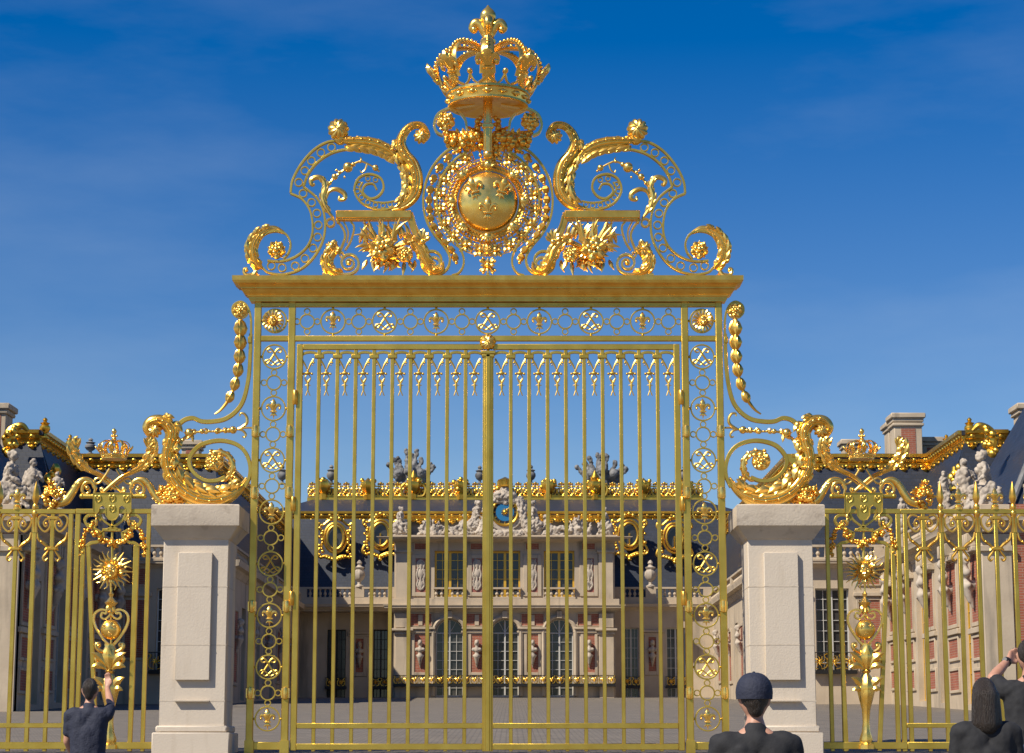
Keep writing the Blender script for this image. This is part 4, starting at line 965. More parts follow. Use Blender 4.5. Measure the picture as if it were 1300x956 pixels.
    for s in (-1, 1):
        for (y, L, r, c_, w_) in ((847, 27, .18, 1.1, 11), (850, 20, .55, 1.6, 10), (876, 24, .2, 1.1, 11), (878, 16, .6, 1.6, 9)):
            mb.petal((cx + s*4, y, 6), -pi/2 + s*r, L, w_, 4, s*c_, .45, 9, .5)
        for (y0) in (822, 839): mb.tube([(x, y, 1) for x, y in spline([(cx+s*5, y0+6), (cx+s*11, y0+5), (cx+s*16, y0+1), (cx+s*17, y0-4), (cx+s*13, y0-5), (cx+s*12.5, y0-1)], 5)], [2.4, 2.8, 2.6, 2, 1.4], 8); mb.ball((cx+s*14, y0-2, 1), 2.6)
        mb.petal((cx + s*4, 868, 3), pi/2 - s*.6, 18, 8, 4, s*1.2)
    mb.petal((cx, 895, 8), -pi/2, 26, 12, 3, 0, .4, 7)
    mb.petal((cx, 848, 7), -pi/2, 28, 10, 3, 0, .4, 7); mb.petal((cx, 862, 7), pi/2, 16, 9, 3, 0, .4, 6)
    mb.build('leaf_vase', M['leaf'], sp_)

# ================================================================ railings
for m_ in (False, True):
    tv = sheetv(m_); tf = sheet(m_); U0 = -130
    b = Vector(tv((U0+95)/2, VB, 0)); b.z = GZ(D0)
    rl = thing('railing', b, 'gilded railing with spear and fleur de lis tips reaching the ' + ('left' if not m_ else 'right') + ' edge', 'railing', 'gilded railings')
    mb = MB(tv); mb.bbox(U0, 96.8, 646.4, 652.4, -3.1, 3.1, .5); rail = mb.build('rail', M['paint'], rl)
    mb = MB(tv); mb.bbox(U0, 96.8, VB-14, VB-5, -3.2, 3.2, .5); mb.build('rail', M['paint'], rl); mb = MB(tv); mb.bbox(U0, 96.8, 918, 924, -2.9, 2.9, .5); mb.build('rail', M['paint'], rl)
    proto = {}
    def place(nm, mk, u, mtl, par):
        if nm not in proto: q = MB(tv); mk(q, u); proto[nm] = (q.build(nm, mtl, par), u)
        else:
            o, u0 = proto[nm]; dup(o, par, Vector(tv(u, 700, 0)) - Vector(tv(u0, 700, 0)))
    k = 0; u = 91.0
    while u > U0:
        spear = k % 2 == 0
        if spear:
            place('spear_bar', lambda q, u: q.bbox(u-2.7, u+2.7, 652, VB-2, -2.7, 2.7, .5), u, M['paint'], rl)
            if k > 0:
                def sp(q, u):
                    q.lathe([(3.4, 676), (3.6, 655), (4.4, 654), (4.4, 650), (3, 648), (4.2, 645), (4.2, 642), (2.4, 639.5), (3.6, 636), (4.9, 632), (3.4, 622), (1.4, 615), (.15, 611)], (u, 0, 0), (0, 1, 0), 8)
                    q.lathe([(4.4, 676), (4.4, 658), (3.4, 655)], (u, 0, 0), (0, 1, 0), 4)
                place('spear_tip', sp, u, M['leafold'], rl)
        else:
            place('fleur_bar', lambda q, u: q.bbox(u-2.5, u+2.5, 652, VB-2, -2.5, 2.5, .5), u, M['paint'], rl)
            if k > 1: place('fleur_de_lis', lambda q, u: (fleur(q, u, 634, 29), q.lathe([(5, 647), (5.2, 644), (3, 642)], (u, 0, 0), (0, 1, 0), 10), q.bbox(u-4, u+4, 642, 652, -2, 2, .5)), u, M['leaf'], rl)
            def scr(q, u):
                for s in (-1, 1):
                    f = lambda *p: [(u + s*x, y) for x, y in p]
                    q.band(spline(f((6.5, 666.5), (9.5, 668.5), (11.5, 664), (8, 659), (3.5, 662), (4, 670), (10, 675), (17, 668), (18.5, 659), (14, 654), (7.5, 655)), 5), [1.6, 2.2, 2.4], 5)
                    q.ball((u + s*8, 665, 1), 2.2, 1, 1, 1, 8, 5)
                    q.tube([(x, y, 1) for x, y in spline(f((19, 676), (16.5, 685), (9, 691), (3, 697)), 5)], [1.2, 2.0, 2.2, 1.4], 8)
                    q.tube([(x, y, 1) for x, y in spline(f((3, 697), (7, 703), (10.5, 708), (8, 712), (5, 709)), 5)], [1.4, 1.8, 1.6, 1], 8)
                    q.petal((u + s*3, 695, 1.5), s*.3 if s > 0 else pi - .3, 8, 4.4, 2, s*.6)
                    q.ball((u + s*13.5, 688, 2), 2.0, 1, 1, 1, 8, 5)
                q.bbox(u-6, u+6, 694.5, 698.5, -3.4, 3.8, .6); q.bbox(u-7, u+7, 655.5, 659.5, -3.2, 3.2, .5)
            place('scroll_work', scr, u, M['leafold'], rl)
        u -= 22.9 if k < 4 else 23.2; k += 1
# ================================================================ the palace
AX = -0.52
def front(D): return lambda s, o, z: (s, D - o, z)
def side(x, sg): return lambda s, o, z: (x + sg*o, s, z)     # sg = +1: wall looks towards +X
def wall(par, tf, s0, s1, z0, z1, ops, m, dep=0.5, name='wall', back=0.6):
    mb = MB(tf); xs = sorted({s0, s1} | {q for o in ops for q in o[:2]}); zs = sorted({z0, z1} | {o[2] for o in ops} | {o[3] for o in ops})
    inside = lambda x, z: any(o[0] < x < o[1] and o[2] < z < o[3] for o in ops)
    for i in range(len(xs)-1):
        for j in range(len(zs)-1):
            if not inside((xs[i]+xs[i+1])/2, (zs[j]+zs[j+1])/2):
                mb.add([(xs[i], 0, zs[j]), (xs[i+1], 0, zs[j]), (xs[i+1], 0, zs[j+1]), (xs[i], 0, zs[j+1])], [(0, 1, 2, 3)])
    for o in ops:
        a, b, c, d = o[:4]; arch = len(o) > 4 and o[4]
        if arch:
            r = (b-a)/2; cx = (a+b)/2; sp = d - r; N = 14
            P = [(cx + r*cos(pi*k/N), sp + r*sin(pi*k/N)) for k in range(N+1)]
            for k in range(N):
                q = (b if P[k][0] > cx + 1e-6 or k < N//2 else a)
                q = b if k < N//2 else a
                mb.add([(P[k][0], 0, P[k][1]), (P[k+1][0], 0, P[k+1][1]), (q, 0, d)], [(0, 1, 2)])
            out = [(b, c)] + P + [(a, c)]
            mb.add([(a, 0, d), (cx, 0, d), (b, 0, d)], [])
        else: out = [(b, c), (b, d), (a, d), (a, c)]
        n = len(out); mb.add([(x, 0, z) for x, z in out] + [(x, -dep, z) for x, z in out], [(i, (i+1) % n, n+(i+1) % n, n+i) for i in range(n)])
    return mb.build(name, m, par)
def window(par, tf, a, b, c, d, arch=False, m=None, nx=4, ny=6, fw=0.08, dep=0.34, thick=0.034):
    m = m or M['white']; mb = MB(tf); r = (b-a)/2; cx = (a+b)/2; sp = d - r if arch else d; e = .006
    mb.box(a+e, a+fw, -dep-.05, -dep+.05, c+e, sp); mb.box(b-fw, b-e, -dep-.05, -dep+.05, c+e, sp); mb.box(a+fw, b-fw, -dep-.05, -dep+.05, c+e, c+fw*1.6); mb.box(cx-fw*.7, cx+fw*.7, -dep-.05, -dep+.06, c+fw, d-fw)
    mb.box(a+fw, b-fw, -dep-.045, -dep+.055, sp-fw*.6, sp+fw*.4) if arch else mb.box(a+fw, b-fw, -dep-.045, -dep+.055, d-fw-e, d-e)
    for i in range(1, nx):
        if i*2 != nx: x = a + (b-a)*i/nx; mb.box(x-thick/2, x+thick/2, -dep-.03, -dep+.035, c+fw, sp)
    for j in range(1, ny): z = c + (sp-c)*j/ny; mb.box(a+fw, b-fw, -dep-.028, -dep+.033, z-thick/2, z+thick/2)
    if arch:
        N = 14
        pts = [(cx + (r-fw*.5)*cos(pi*k/N), -dep, sp + (r-fw*.5)*sin(pi*k/N)) for k in range(N+1)]; mb.tube(pts, fw*.5, 6, up=(0, 1, 0))
        for k in (1, 2): an = pi*k/3 ; mb.tube([(cx, -dep, sp), (cx + r*cos(an), -dep, sp + r*sin(an))], thick*.7, 5)
    w = mb.build('window', m, par)
    mb = MB(tf); y = -dep - .06
    if arch:
        N = 14; P = [(b, y, c)] + [(cx + r*cos(pi*k/N), y, sp + r*sin(pi*k/N)) for k in range(N+1)] + [(a, y, c)]
        mb.add(P, [tuple(range(len(P)))])
    else: mb.add([(a, y, c), (b, y, c), (b, y, d), (a, y, d)], [(0, 1, 2, 3)])
    mb.build('pane', M['glass'], w); return w
def extr(par, tf, prof, s0, s1, name, m, e0=0, e1=0):
    """profile of (o, z) pulled along s; e0, e1 return the ends by the projection"""
    mb = MB(tf); n = len(prof)
    vs = [(s0 - e0*o, o, z) for o, z in prof] + [(s1 + e1*o, o, z) for o, z in prof]
    mb.add(vs, [(i, (i+1) % n, n+(i+1) % n, n+i) for i in range(n)] + [tuple(range(n)), tuple(range(2*n-1, n-1, -1))])
    return mb.build(name, m, par, 25)
def cornice(par, tf, s0, s1, z0, z1, pj, m, e0=1, e1=1, name='cornice'):
    h = z1 - z0
    return extr(par, tf, [(-.3, z0), (.04, z0), (.08, z0+.15*h), (pj*.35, z0+.35*h), (pj*.4, z0+.5*h), (pj*.9, z0+.58*h), (pj*.92, z0+.75*h), (pj, z0+.9*h), (pj, z1), (-.3, z1+.02)], s0, s1, name, m, e0, e1)
BAL = None
def balustrade(par, tf, s0, s1, z0, z1, posts, o=0.0, m=None, sp=0.36):
    """stone balustrade with every baluster a sub-part; posts: positions of pedestals"""
    global BAL
    m = m or M['stone']; mb = MB(tf); h = z1 - z0
    mb.box(s0, s1, o-.2, o+.2, z0, z0+.16*h); mb.box(s0, s1, o-.22, o+.22, z1-.15*h, z1)
    for p in posts: mb.box(max(s0, p-.38), min(s1, p+.38), o-.19, o+.215, z0+.16*h, z1-.15*h)
    bl = mb.build('balustrade', m, par)
    n = int((s1-s0)/sp); zc = (z0+z1)/2
    for k in range(n):
        s = s0 + (k+.5)*(s1-s0)/n
        if any(abs(s-p) < .5 for p in posts): continue
        pos = tf(s, o, zc)
        if BAL is None:
            q = MB(); H = h*.70
            q.lathe([(.10, -H/2), (.10, -H*.42), (.055, -H*.38), (.07, -H*.3), (.13, -H*.12), (.10, H*.08), (.05, H*.25), (.045, H*.34), (.095, H*.40), (.10, H/2)], pos, (0, 0, 1), 10); BAL = q.build('baluster', m, bl)
        else: dup_at(BAL, bl, pos)
    return bl
from mathutils import noise
def remesh(name, caps, m, voxel, parent=None, smooth=6, origin=None, balls=(), rough=None):
    """one continuous skin over tapered limbs"""
    mb = MB()
    for c in caps:
        p0, p1, r0, r1 = c[:4]; p0 = Vector(p0); p1 = Vector(p1)
        d = p1 - p0; n = max(2, int(d.length/max(min(r0, r1)*.6, voxel)))
        mb.tube([tuple(p0.lerp(p1, t/n)) for t in range(n+1)], [r0 + (r1-r0)*t/n for t in range(n+1)], 12)
        mb.ball(tuple(p0), r0, 1, 1, 1, 12, 8); mb.ball(tuple(p1), r1, 1, 1, 1, 12, 8)
    for b in balls: mb.ball(b[0], b[1], *(b[2] if len(b) > 2 else (1, 1, 1)), 16, 12)
    o = mb.build(name, m, None); md = o.modifiers.new('r', 'REMESH'); md.mode = 'VOXEL'; md.voxel_size = voxel; md.use_smooth_shade = True
    sm = o.modifiers.new('s', 'SMOOTH'); sm.iterations = smooth; sm.factor = .5
    dg = bpy.context.evaluated_depsgraph_get(); me = bpy.data.meshes.new_from_object(o.evaluated_get(dg)); me.name = name
    if rough:
        for v in me.vertices:
            q = (v.co + ORG[o.name])*(1.0/rough[0]); v.co += v.normal*rough[1]*(abs(noise.noise(q)) + .5*abs(noise.noise(q*2.3)) - .35)
    c = ORG[o.name].copy(); old = o.data; bpy.data.objects.remove(o); bpy.data.meshes.remove(old)
    for p in me.polygons: p.use_smooth = True
    if not me.materials: me.materials.append(m)
    return link(name, me, c, parent)

# ---- sculpture
def seated(x, y, z, h, face=1, seed=0):
    """seated draped figure, total height h; face +1 looks to +X"""
    g = random.Random(seed); k = h/2.0; f = face
    P = lambda a, b, c: (x + f*a*k, y + b*k, z + c*k)
    c = [(P(-.15, .0, .85), P(-.12, 0, 1.05), .24*k, .21*k), (P(-.12, 0, 1.05), P(-.05, -.02, 1.42), .20*k, .23*k), (P(-.03, -.02, 1.5), P(.0, -.04, 1.68), .075*k, .07*k),
         (P(-.05, -.2, 1.5), P(-.05, .2, 1.5), .09*k, .09*k),
         (P(-.15, -.14, .82), P(.38, -.22, .80), .155*k, .115*k), (P(.38, -.22, .80), P(.36, -.24, .35), .11*k, .075*k), (P(.36, -.24, .3), P(.5, -.26, .22), .07*k, .05*k),
         (P(-.15, .14, .82), P(.30, .2, .74), .155*k, .115*k), (P(.30, .2, .74), P(.2, .22, .3), .11*k, .075*k),
         (P(-.05, -.28, 1.46), P(.02, -.38, 1.15), .08*k, .065*k), (P(.02, -.38, 1.15), P(.28, -.32, .98), .06*k, .045*k), (P(-.05, .28, 1.46), P(-.25, .34, 1.16), .08*k, .065*k), (P(-.25, .34, 1.16), P(-.18, .3, .9), .06*k, .05*k),
         (P(-.3, -.1, .6), P(-.2, .1, .1), .34*k, .38*k), (P(.0, 0, .5), P(.15, 0, .05), .25*k, .3*k), (P(-.25, -.25, .9), P(.15, -.34, .3), .14*k, .12*k)]
    for i in range(6): a = g.uniform(-.3, .3); c.append((P(a, g.uniform(-.3, .1), .75), P(a + g.uniform(.1, .3), -.3, .2), .06*k, .08*k))
    b = [(P(.02, -.05, 1.82), .145*k, (1.0, .9, 1.15)), (P(-.06, -.02, 1.88), .14*k), (P(.155, -.06, 1.8), .03*k)]
    return c, b
def reclining(x, y, z, h, f=1, seed=0):
    k = h/1.3; P = lambda a, b, c: (x + f*a*k, y + b*k, z + c*k); g = random.Random(seed)
    c = [(P(-.1, 0, .35), P(.25, 0, .55), .25*k, .22*k), (P(.25, 0, .55), P(.45, 0, .85), .22*k, .2*k), (P(.47, 0, .95), P(.52, 0, 1.1), .08*k, .08*k),
         (P(-.1, -.1, .35), P(-.6, -.15, .55), .17*k, .12*k), (P(-.6, -.15, .55), P(-.85, -.15, .15), .11*k, .07*k), (P(-.1, .1, .3), P(-.7, .1, .25), .17*k, .11*k), (P(-.7, .1, .25), P(-1.1, .1, .1), .1*k, .07*k),
         (P(.45, -.22, .85), P(.65, -.3, .5), .09*k, .07*k), (P(.65, -.3, .5), P(.85, -.25, .25), .065*k, .05*k), (P(.4, .2, .85), P(.15, .25, .65), .09*k, .06*k), (P(-.5, 0, .05), P(.7, 0, .1), .22*k, .26*k)]
    for i in range(6): a = g.uniform(-.5, .5); c.append((P(a, -.2, .4), P(a + .2, -.3, .08), .07*k, .09*k))
    return c, [(P(.54, -.02, 1.2), .14*k, (1, .9, 1.1)), (P(.5, 0, 1.25), .13*k)]
def standing(x, y, z, h, seed=0):
    k = h/1.8; g = random.Random(seed); t = g.uniform(-.06, .06); P = lambda a, b, c: (x + a*k, y + b*k, z + c*k); s = 1 if g.random() > .5 else -1
    c = [(P(0, 0, .95), P(t, 0, 1.4), .17*k, .19*k), (P(t, 0, 1.5), P(t, -.02, 1.6), .06*k, .06*k), (P(-.09, 0, .9), P(-.1, -.03, .5), .12*k, .09*k), (P(-.1, -.03, .5), P(-.1, 0, .08), .085*k, .06*k), (P(.09, 0, .9), P(.12, -.08, .5), .12*k, .09*k), (P(.12, -.08, .5), P(.1, .05, .08), .085*k, .06*k),
         (P(s*.2, 0, 1.42), P(s*.32, -.05, 1.15), .07*k, .055*k), (P(s*.32, -.05, 1.15), P(s*.2, -.2, 1.3), .05*k, .04*k), (P(-s*.2, 0, 1.42), P(-s*.3, 0, 1.1), .07*k, .055*k), (P(-s*.3, 0, 1.1), P(-s*.22, -.12, .88), .05*k, .04*k),
         (P(.05, .06, .9), P(.1, .1, .1), .2*k, .22*k), (P(-.15, -.05, 1.2), P(.15, -.1, .7), .1*k, .12*k)]
    return c, [(P(t, -.03, 1.7), .115*k, (.9, 1, 1.15)), (P(t, .02, 1.74), .11*k)]
def trophy(x, y, z, w, h, seed):
    g = random.Random(seed); c = []; b = []
    for i in range(22):
        a = g.uniform(-1, 1); t = g.uniform(.5, 1)
        q = g.uniform(.05, .1)*h; c.append(((x + a*w*.25, y + g.uniform(-.3, .3), z), (x + a*w*.5, y + g.uniform(-.3, .3), z + h*t*(1-.35*abs(a))), q*.9, q*g.uniform(.4, 1.1)))
    for i in range(10): b.append(((x + g.uniform(-.4, .4)*w, y + g.uniform(-.3, .2), z + g.uniform(.05, .55)*h), g.uniform(.1, .17)*h))
    c.append(((x-w*.45, y, z+.08*h), (x+w*.45, y, z+.08*h), .1*h, .1*h)); return c, b
def vase_prof(h): return [(r*h, t*h) for r, t in ((.16, 0), (.16, .05), (.07, .1), (.06, .2), (.15, .28), (.21, .42), (.2, .55), (.13, .64), (.17, .69), (.19, .72), (.1, .76), (.06, .82), (.10, .88), (.06, .96), (.01, 1.0))]
BUST = None
def bust(par, pos, out):
    """head and shoulders on a scrolled console; out = outward normal of the wall"""
    global BUST
    if BUST is None:
        x, y, z = 0, 0, 0; c = [((0, -.28, -.02), (0, -.28, .12), .09, .1), ((-.22, -.26, -.28), (.22, -.26, -.28), .15, .15), ((0, -.28, -.3), (0, -.28, -.1), .2, .12), ((0, -.25, -.5), (0, -.25, -.75), .13, .22), ((0, -.22, -.85), (0, -.14, -1.25), .2, .1), ((-.2, -.2, -.72), (.2, -.2, -.72), .1, .1), ((0, -.1, -1.2), (0, -.04, -1.5), .1, .05), ((-.1, -.2, -.4), (.15, -.36, -.3), .1, .08), ((0, -.05, -.7), (0, 0, -.7), .16, .18)]
        b = [((0, -.31, .22), .165, (.9, 1, 1.2)), ((0, -.22, .27), .17), ((0, -.47, .2), .035), ((.1, -.24, .1), .09), ((-.1, -.24, .1), .09)]
        BUST = remesh('bust', c, M['statue'], .035, None, 3, balls=b)
        c_ = ORG[BUST.name]
        for v in BUST.data.vertices: v.co += c_          # origin on the wall behind the chin
        ORG[BUST.name] = Vector((0, 0, 0)); BUST.location = (0, 0, 0)
        n = BUST
    else: n = BUST.copy(); COL.objects.link(n)
    n.parent = par; ORG[n.name] = Vector(pos); n.location = Vector(pos) - ORG[par.name]
    n.rotation_euler = (0, 0, atan2(out[1], out[0]) + pi/2)
    return n
def relief(par, tf, s, z, w, h, seed, m):
    g = random.Random(seed); mb = MB(tf)
    mb.band([(s, z-h/2), (s, z+h/2)], .02, .02) if False else None
    mb.tube([(s, .05, z-h/2), (s, .06, z+h/2)], w*.12, 8)
    for i in range(34):
        q = g.uniform(-.5, .5); x = s + g.uniform(-.42, .42)*w*(1-.4*abs(q)); r = g.uniform(.08, .15)*w
        mb.ball((x, .04, z + q*h), r, 1, .9, 1.15, 8, 6)
    for q, rr in ((.36, .34), (.05, .40), (-.3, .34)): mb.ball((s, .02, z+q*h), rr*w, 1, .5, 1.5, 12, 8)
    for sd_ in (-1, 1): mb.tube([(s+sd_*x*w, .06, z+y*h) for x, y in spline([(.1, .48), (.38, .38), (.3, .2), (.44, .02), (.32, -.18), (.4, -.34), (.1, -.48)], 5)], w*.10, 7)
    return mb.build('relief', m, par)
def panel(par, tf, a, b, c, d, m, fr=0.16, o=0.0):
    mb = MB(tf); mb.box(a, b, -.02, o+.025, c, d); p = mb.build('brick_panel', m, par)
    mb = MB(tf)
    mb.bbox(a-fr, a, -.02, o+.09, c-fr, d+fr, .015); mb.bbox(b, b+fr, -.02, o+.09, c-fr, d+fr, .015); mb.bbox(a, b, -.02, o+.087, c-fr, c, .015); mb.bbox(a, b, -.02, o+.087, d, d+fr, .015)
    mb.build('panel_frame', M['stone'], p); return p
def balcony(par, tf, a, b, z0, z1, o=.35, seed=1):
    mb = MB(tf); mb.box(a, b, o-.02, o+.02, z1-.05, z1); mb.box(a, b, o-.02, o+.02, z0, z0+.05); mb.box(a, b, 0, o+.05, z0-.16, z0-.002)
    n = max(4, int((b-a)/.16))
    for i in range(n+1): s = a + .02 + (b-a-.04)*i/n; mb.box(s-.012, s+.012, o-.012, o+.012, z0+.04, z1-.04)
    bl = mb.build('balcony', M['iron'], par); mb = MB(tf); h = z1-z0; k = max(1, round((b-a)/(h*.95)))
    for i in range(k):
        cx = a + (i+.5)*(b-a)/k; cz = (z0+z1)/2
        for q in range(8): an = q*pi/4; mb.tube([(cx, o+.04, cz), (cx + h*.16*cos(an), o+.08, cz + h*.16*sin(an)), (cx + h*.3*cos(an+.35), o+.05, cz + h*.3*sin(an+.35))], [.03, .034, .015], 6)
        for sd_ in (-1, 1): mb.tube([(cx+sd_*x*h, o+.03, cz+y*h) for x, y in spline([(.1, -.4), (.34, -.3), (.4, .05), (.25, .3), (.42, .42)], 5)], .03, 6)
        mb.ball((cx, o+.06, cz), .06)
    mb.build('gilded_scrolls', M['farleaf'], bl); return bl
def gutter(par, tf, s0, s1, z0, z1, o=0.0, seed=0, e0=0, e1=0):
    h = z1 - z0
    gt = extr(par, tf, [(o-.5, z0), (o+.02, z0), (o+.06, z0+.2*h), (o+.16, z0+.28*h), (o+.20, z0+.6*h), (o+.34, z0+.7*h), (o+.36, z1), (o-.5, z1)], s0, s1, 'gutter', M['farleaf'], e0, e1)
    mb = MB(tf); n = max(2, int(abs(s1-s0)/.62)); g = random.Random(seed)
    mb.box(s0, s1, o-.06, o+.03, z0-.14*h, z0+.02)
    for i in range(n):
        s = s0 + (i+.5)*(s1-s0)/n; L = (.62 if i % 2 else 1.0)*h*.75
        mb.lathe([(.05, 0), (.17, -.2*L), (.12, -.4*L), (.2, -.6*L), (.1, -.85*L), (.01, -L)], (s, o+.05, z0), (0, 0, 1), 8)
        for sd_ in (-1, 1): mb.ball((s+sd_*.2, o+.07, z0-.22*L), .1, 1, .8, 1, 7, 5); mb.ball((s+sd_*.17, o+.06, z0-.52*L), .075, 1, .8, 1, 7, 5)
        mb.ball((s, o+.22, z0+.45*h), .13, 1.2, .7, 1, 8, 6)
    mb.build('lambrequin', M['farleaf'], gt); return gt
def poly(par, pts, name, m, thick=.25):
    """a roof slope: flat polygon given in the world, with thickness behind it"""
    n = (Vector(pts[1])-Vector(pts[0])).cross(Vector(pts[2])-Vector(pts[0])).normalized()
    if n.z < 0: n = -n
    mb = MB(); k = len(pts); vs = [tuple(p) for p in pts] + [tuple(Vector(p)-n*thick) for p in pts]
    mb.add(vs, [tuple(range(k)), tuple(range(2*k-1, k-1, -1))] + [(i, (i+1) % k, k+(i+1) % k, k+i) for i in range(k)])
    return mb.build(name, m, par)
def gold_vase(par, u, v0, v1, D, name='roof_vase'):
    b = W(u, v1, D); h = W(u, v0, D).z - b.z; mb = MB(); mb.lathe([(r*1.25, t) for r, t in vase_prof(h)], tuple(b), (0, 0, 1), 14); return mb.build(name, M['farleaf'], par)

# ---------------------------------------------------------------- central block of the marble court
DPV, DW = 154.0, 158.0
Zp = lambda v: ZF(v, DPV)
Xp = lambda u: XF(u, DPV)
pc = thing('palace_building', (AX, DPV, 5.1), 'palace facade of brick and pale stone with a blue clock, behind the gate', 'palace')
tf = front(DPV); xa, xb = Xp(500.5), Xp(780.5)
zcb, zct = Zp(694), Zp(681)
gw = [(Xp(c_-17.5), Xp(c_+17.5), 5.12, Zp(785.6), True) for c_ in (571, 641, 710)]
uw = [(Xp(c_-19.5), Xp(c_+19.5), Zp(758), Zp(699)) for c_ in (571, 641, 710)]
z_mid = Zp(777)
wall(pc, tf, xa, xb, 5.0, z_mid, gw, M['stone'], .6); wall(pc, tf, xa, xb, z_mid, zct, uw, M['stone'], .7)
mb = MB(); mb.box(xa, xb, DPV+.9, DW+6, 5.0, zct - .1); mb.box(xa+.004, xa+.4, DPV+.02, DPV+.9, 5, zct-.1); mb.box(xb-.4, xb-.004, DPV+.02, DPV+.9, 5, zct-.1); mb.build('inner_wall', M['stone'], pc)
for o in gw:
    window(pc, tf, *o[:4], True, M['white'], 4, 7, dep=.5)
    mb = MB(tf); cx = (o[0]+o[1])/2; r = (o[1]-o[0])/2; sp = o[3]-r
    pts = [(cx + (r+.16)*cos(pi*k/16), .05, sp + (r+.16)*sin(pi*k/16)) for k in range(17)]
    mb.tube([(o[1]+.16, .05, 5.2)] + pts + [(o[0]-.16, .05, 5.2)], .15, 6, up=(0, 1, 0)); mb.bbox(cx-.2, cx+.2, 0, .3, o[3]+.02, o[3]+.55, .03); mb.build('arch_moulding', M['stone'], pc)
balcony(pc, tf, xa+.02, xb-.02, Zp(869), Zp(857.5), .62)
for o in uw:
    window(pc, tf, o[0], o[1], o[2], o[3], False, M['yellow'], 4, 5, .13, .62, .04)
    balustrade(pc, tf, o[0]-.05, o[1]+.05, Zp(760.5), Zp(746), [], .12)
for i, c_ in enumerate((534, 605.5, 676, 747.5)):
    a, b = Xp(c_-6.6), Xp(c_+6.6)
    p = panel(pc, tf, a, b, Zp(752), Zp(709), M['marble'], .28); relief(p, tf, (a+b)/2, Zp(730), .66, Zp(711)-Zp(750), 7+i, M['statue'])
    p = panel(pc, tf, a-.03, b+.03, Zp(853.6), Zp(805.5), M['brick'], .2)
    mb = MB(tf); mb.bbox(a-.75, b+.75, -.02, .16, Zp(803.5), Zp(801), .02); mb.bbox(a-.7, b+.7, -.02, .28, Zp(799), Zp(796.5), .02); mb.bbox(a-.62, b+.62, -.02, .1, Zp(801), Zp(799), .01); mb.build('pier_capital', M['stone'], pc)
    p = panel(pc, tf, a-.42, b+.42, Zp(794.5), Zp(779.5), M['brick'], .06); mb = MB(tf); q = (a+b)/2; mb.bbox(q-.16, q+.16, .02, .12, Zp(794), Zp(780.5), .02); mb.build('triglyph', M['stone'], p)
    bust(pc, tf((a+b)/2, .05, Zp(820)), (0, -1, 0))
for (u0, u1) in ((502.5, 521), (760, 778.5)):
    a, b = Xp(u0), Xp(u1); mb = MB(tf)
    mb.bbox(a, b, -.02, .22, 5.0, Zp(806), .02); mb.bbox(a-.1, b+.1, -.02, .32, Zp(806), Zp(803), .02); mb.bbox(a-.25, b+.25, -.02, .5, Zp(801), Zp(798), .02); mb.bbox(a-.05, b+.05, -.02, .28, Zp(803), Zp(801), .01)
    mb.bbox(a, b, -.02, .2, Zp(768), Zp(702), .02); mb.bbox(a-.12, b+.12, -.02, .34, Zp(702), Zp(699), .02); mb.bbox(a, b, -.02, .25, Zp(797), Zp(779), .02)
    mb.build('pilaster', M['stone'], pc)
for i, c_ in enumerate((534, 605.5, 676, 747.5)):
    p = panel(pc, tf, Xp(c_-8), Xp(c_+8), Zp(697.5), Zp(690), M['brick'], .08)
cornice(pc, tf, xa, xb, Zp(778), Zp(768.5), .75, M['stone'])
mb = MB(tf); mb.box(xa-.3, xb+.3, -.05, .35, Zp(768.4), Zp(760.7)); mb.build('string_course', M['stone'], pc)
cornice(pc, tf, xa, xb, Zp(689), Zp(683), 1.25, M['stone'])
mb = MB(tf); mb.box(xa-.2, xb+.2, -1.4, .45, Zp(683)+.02, Zp(680)); mb.build('parapet', M['stone'], pc)
# clock
cx, cz = Xp(641), Zp(650.5); k = 154/2700*1.0
mb = MB(tf); mb.bbox(cx-1.5, cx+1.5, -.9, -.05, Zp(682), Zp(640), .1); mb.lathe([(1.35, -.2), (1.35, .1)], (cx, 0, cz), (0, 1, 0), 32); ck = mb.build('clock', M['statue'], pc)
mb = MB(tf); P = [(1.0+.09*cos(a*pi/4), .13+.09*sin(a*pi/4)) for a in range(8)]; N = 40
mb.tube([(cx + .93*cos(2*pi*i/N), .14, cz + .93*sin(2*pi*i/N)) for i in range(N)], .11, 8, up=(0, 1, 0), closed=True); mb.build('clock_rim', M['farleaf'], ck)
mb = MB(tf); mb.lathe([(.86, .11), (.86, .14)], (cx, 0, cz), (0, 1, 0), 40); mb.build('clock_face', M['black'], ck)
mb = MB(tf); mb.lathe([(.66, .12), (.66, .16)], (cx, 0, cz), (0, 1, 0), 40); mb.build('clock_dial', M['blue'], ck)
mb = MB(tf)
for i in range(12): a = i*pi/6; mb.tube([(cx + .7*cos(a), .155, cz + .7*sin(a)), (cx + .82*cos(a), .155, cz + .82*sin(a))], .03, 5)
mb.build('hour_marks', M['farleaf'], ck)
mb = MB(tf); mb.ball((cx, .2, cz), .16)
for i in range(12): a = i*pi/6; mb.tube([(cx, .2, cz), (cx + .3*cos(a), .18, cz + .3*sin(a))], [.07, .01], 5)
mb.tube([(cx, .22, cz), (cx+.42, .22, cz+.42)], [.05, .03], 6); mb.build('clock_hand', M['farleaf'], ck)
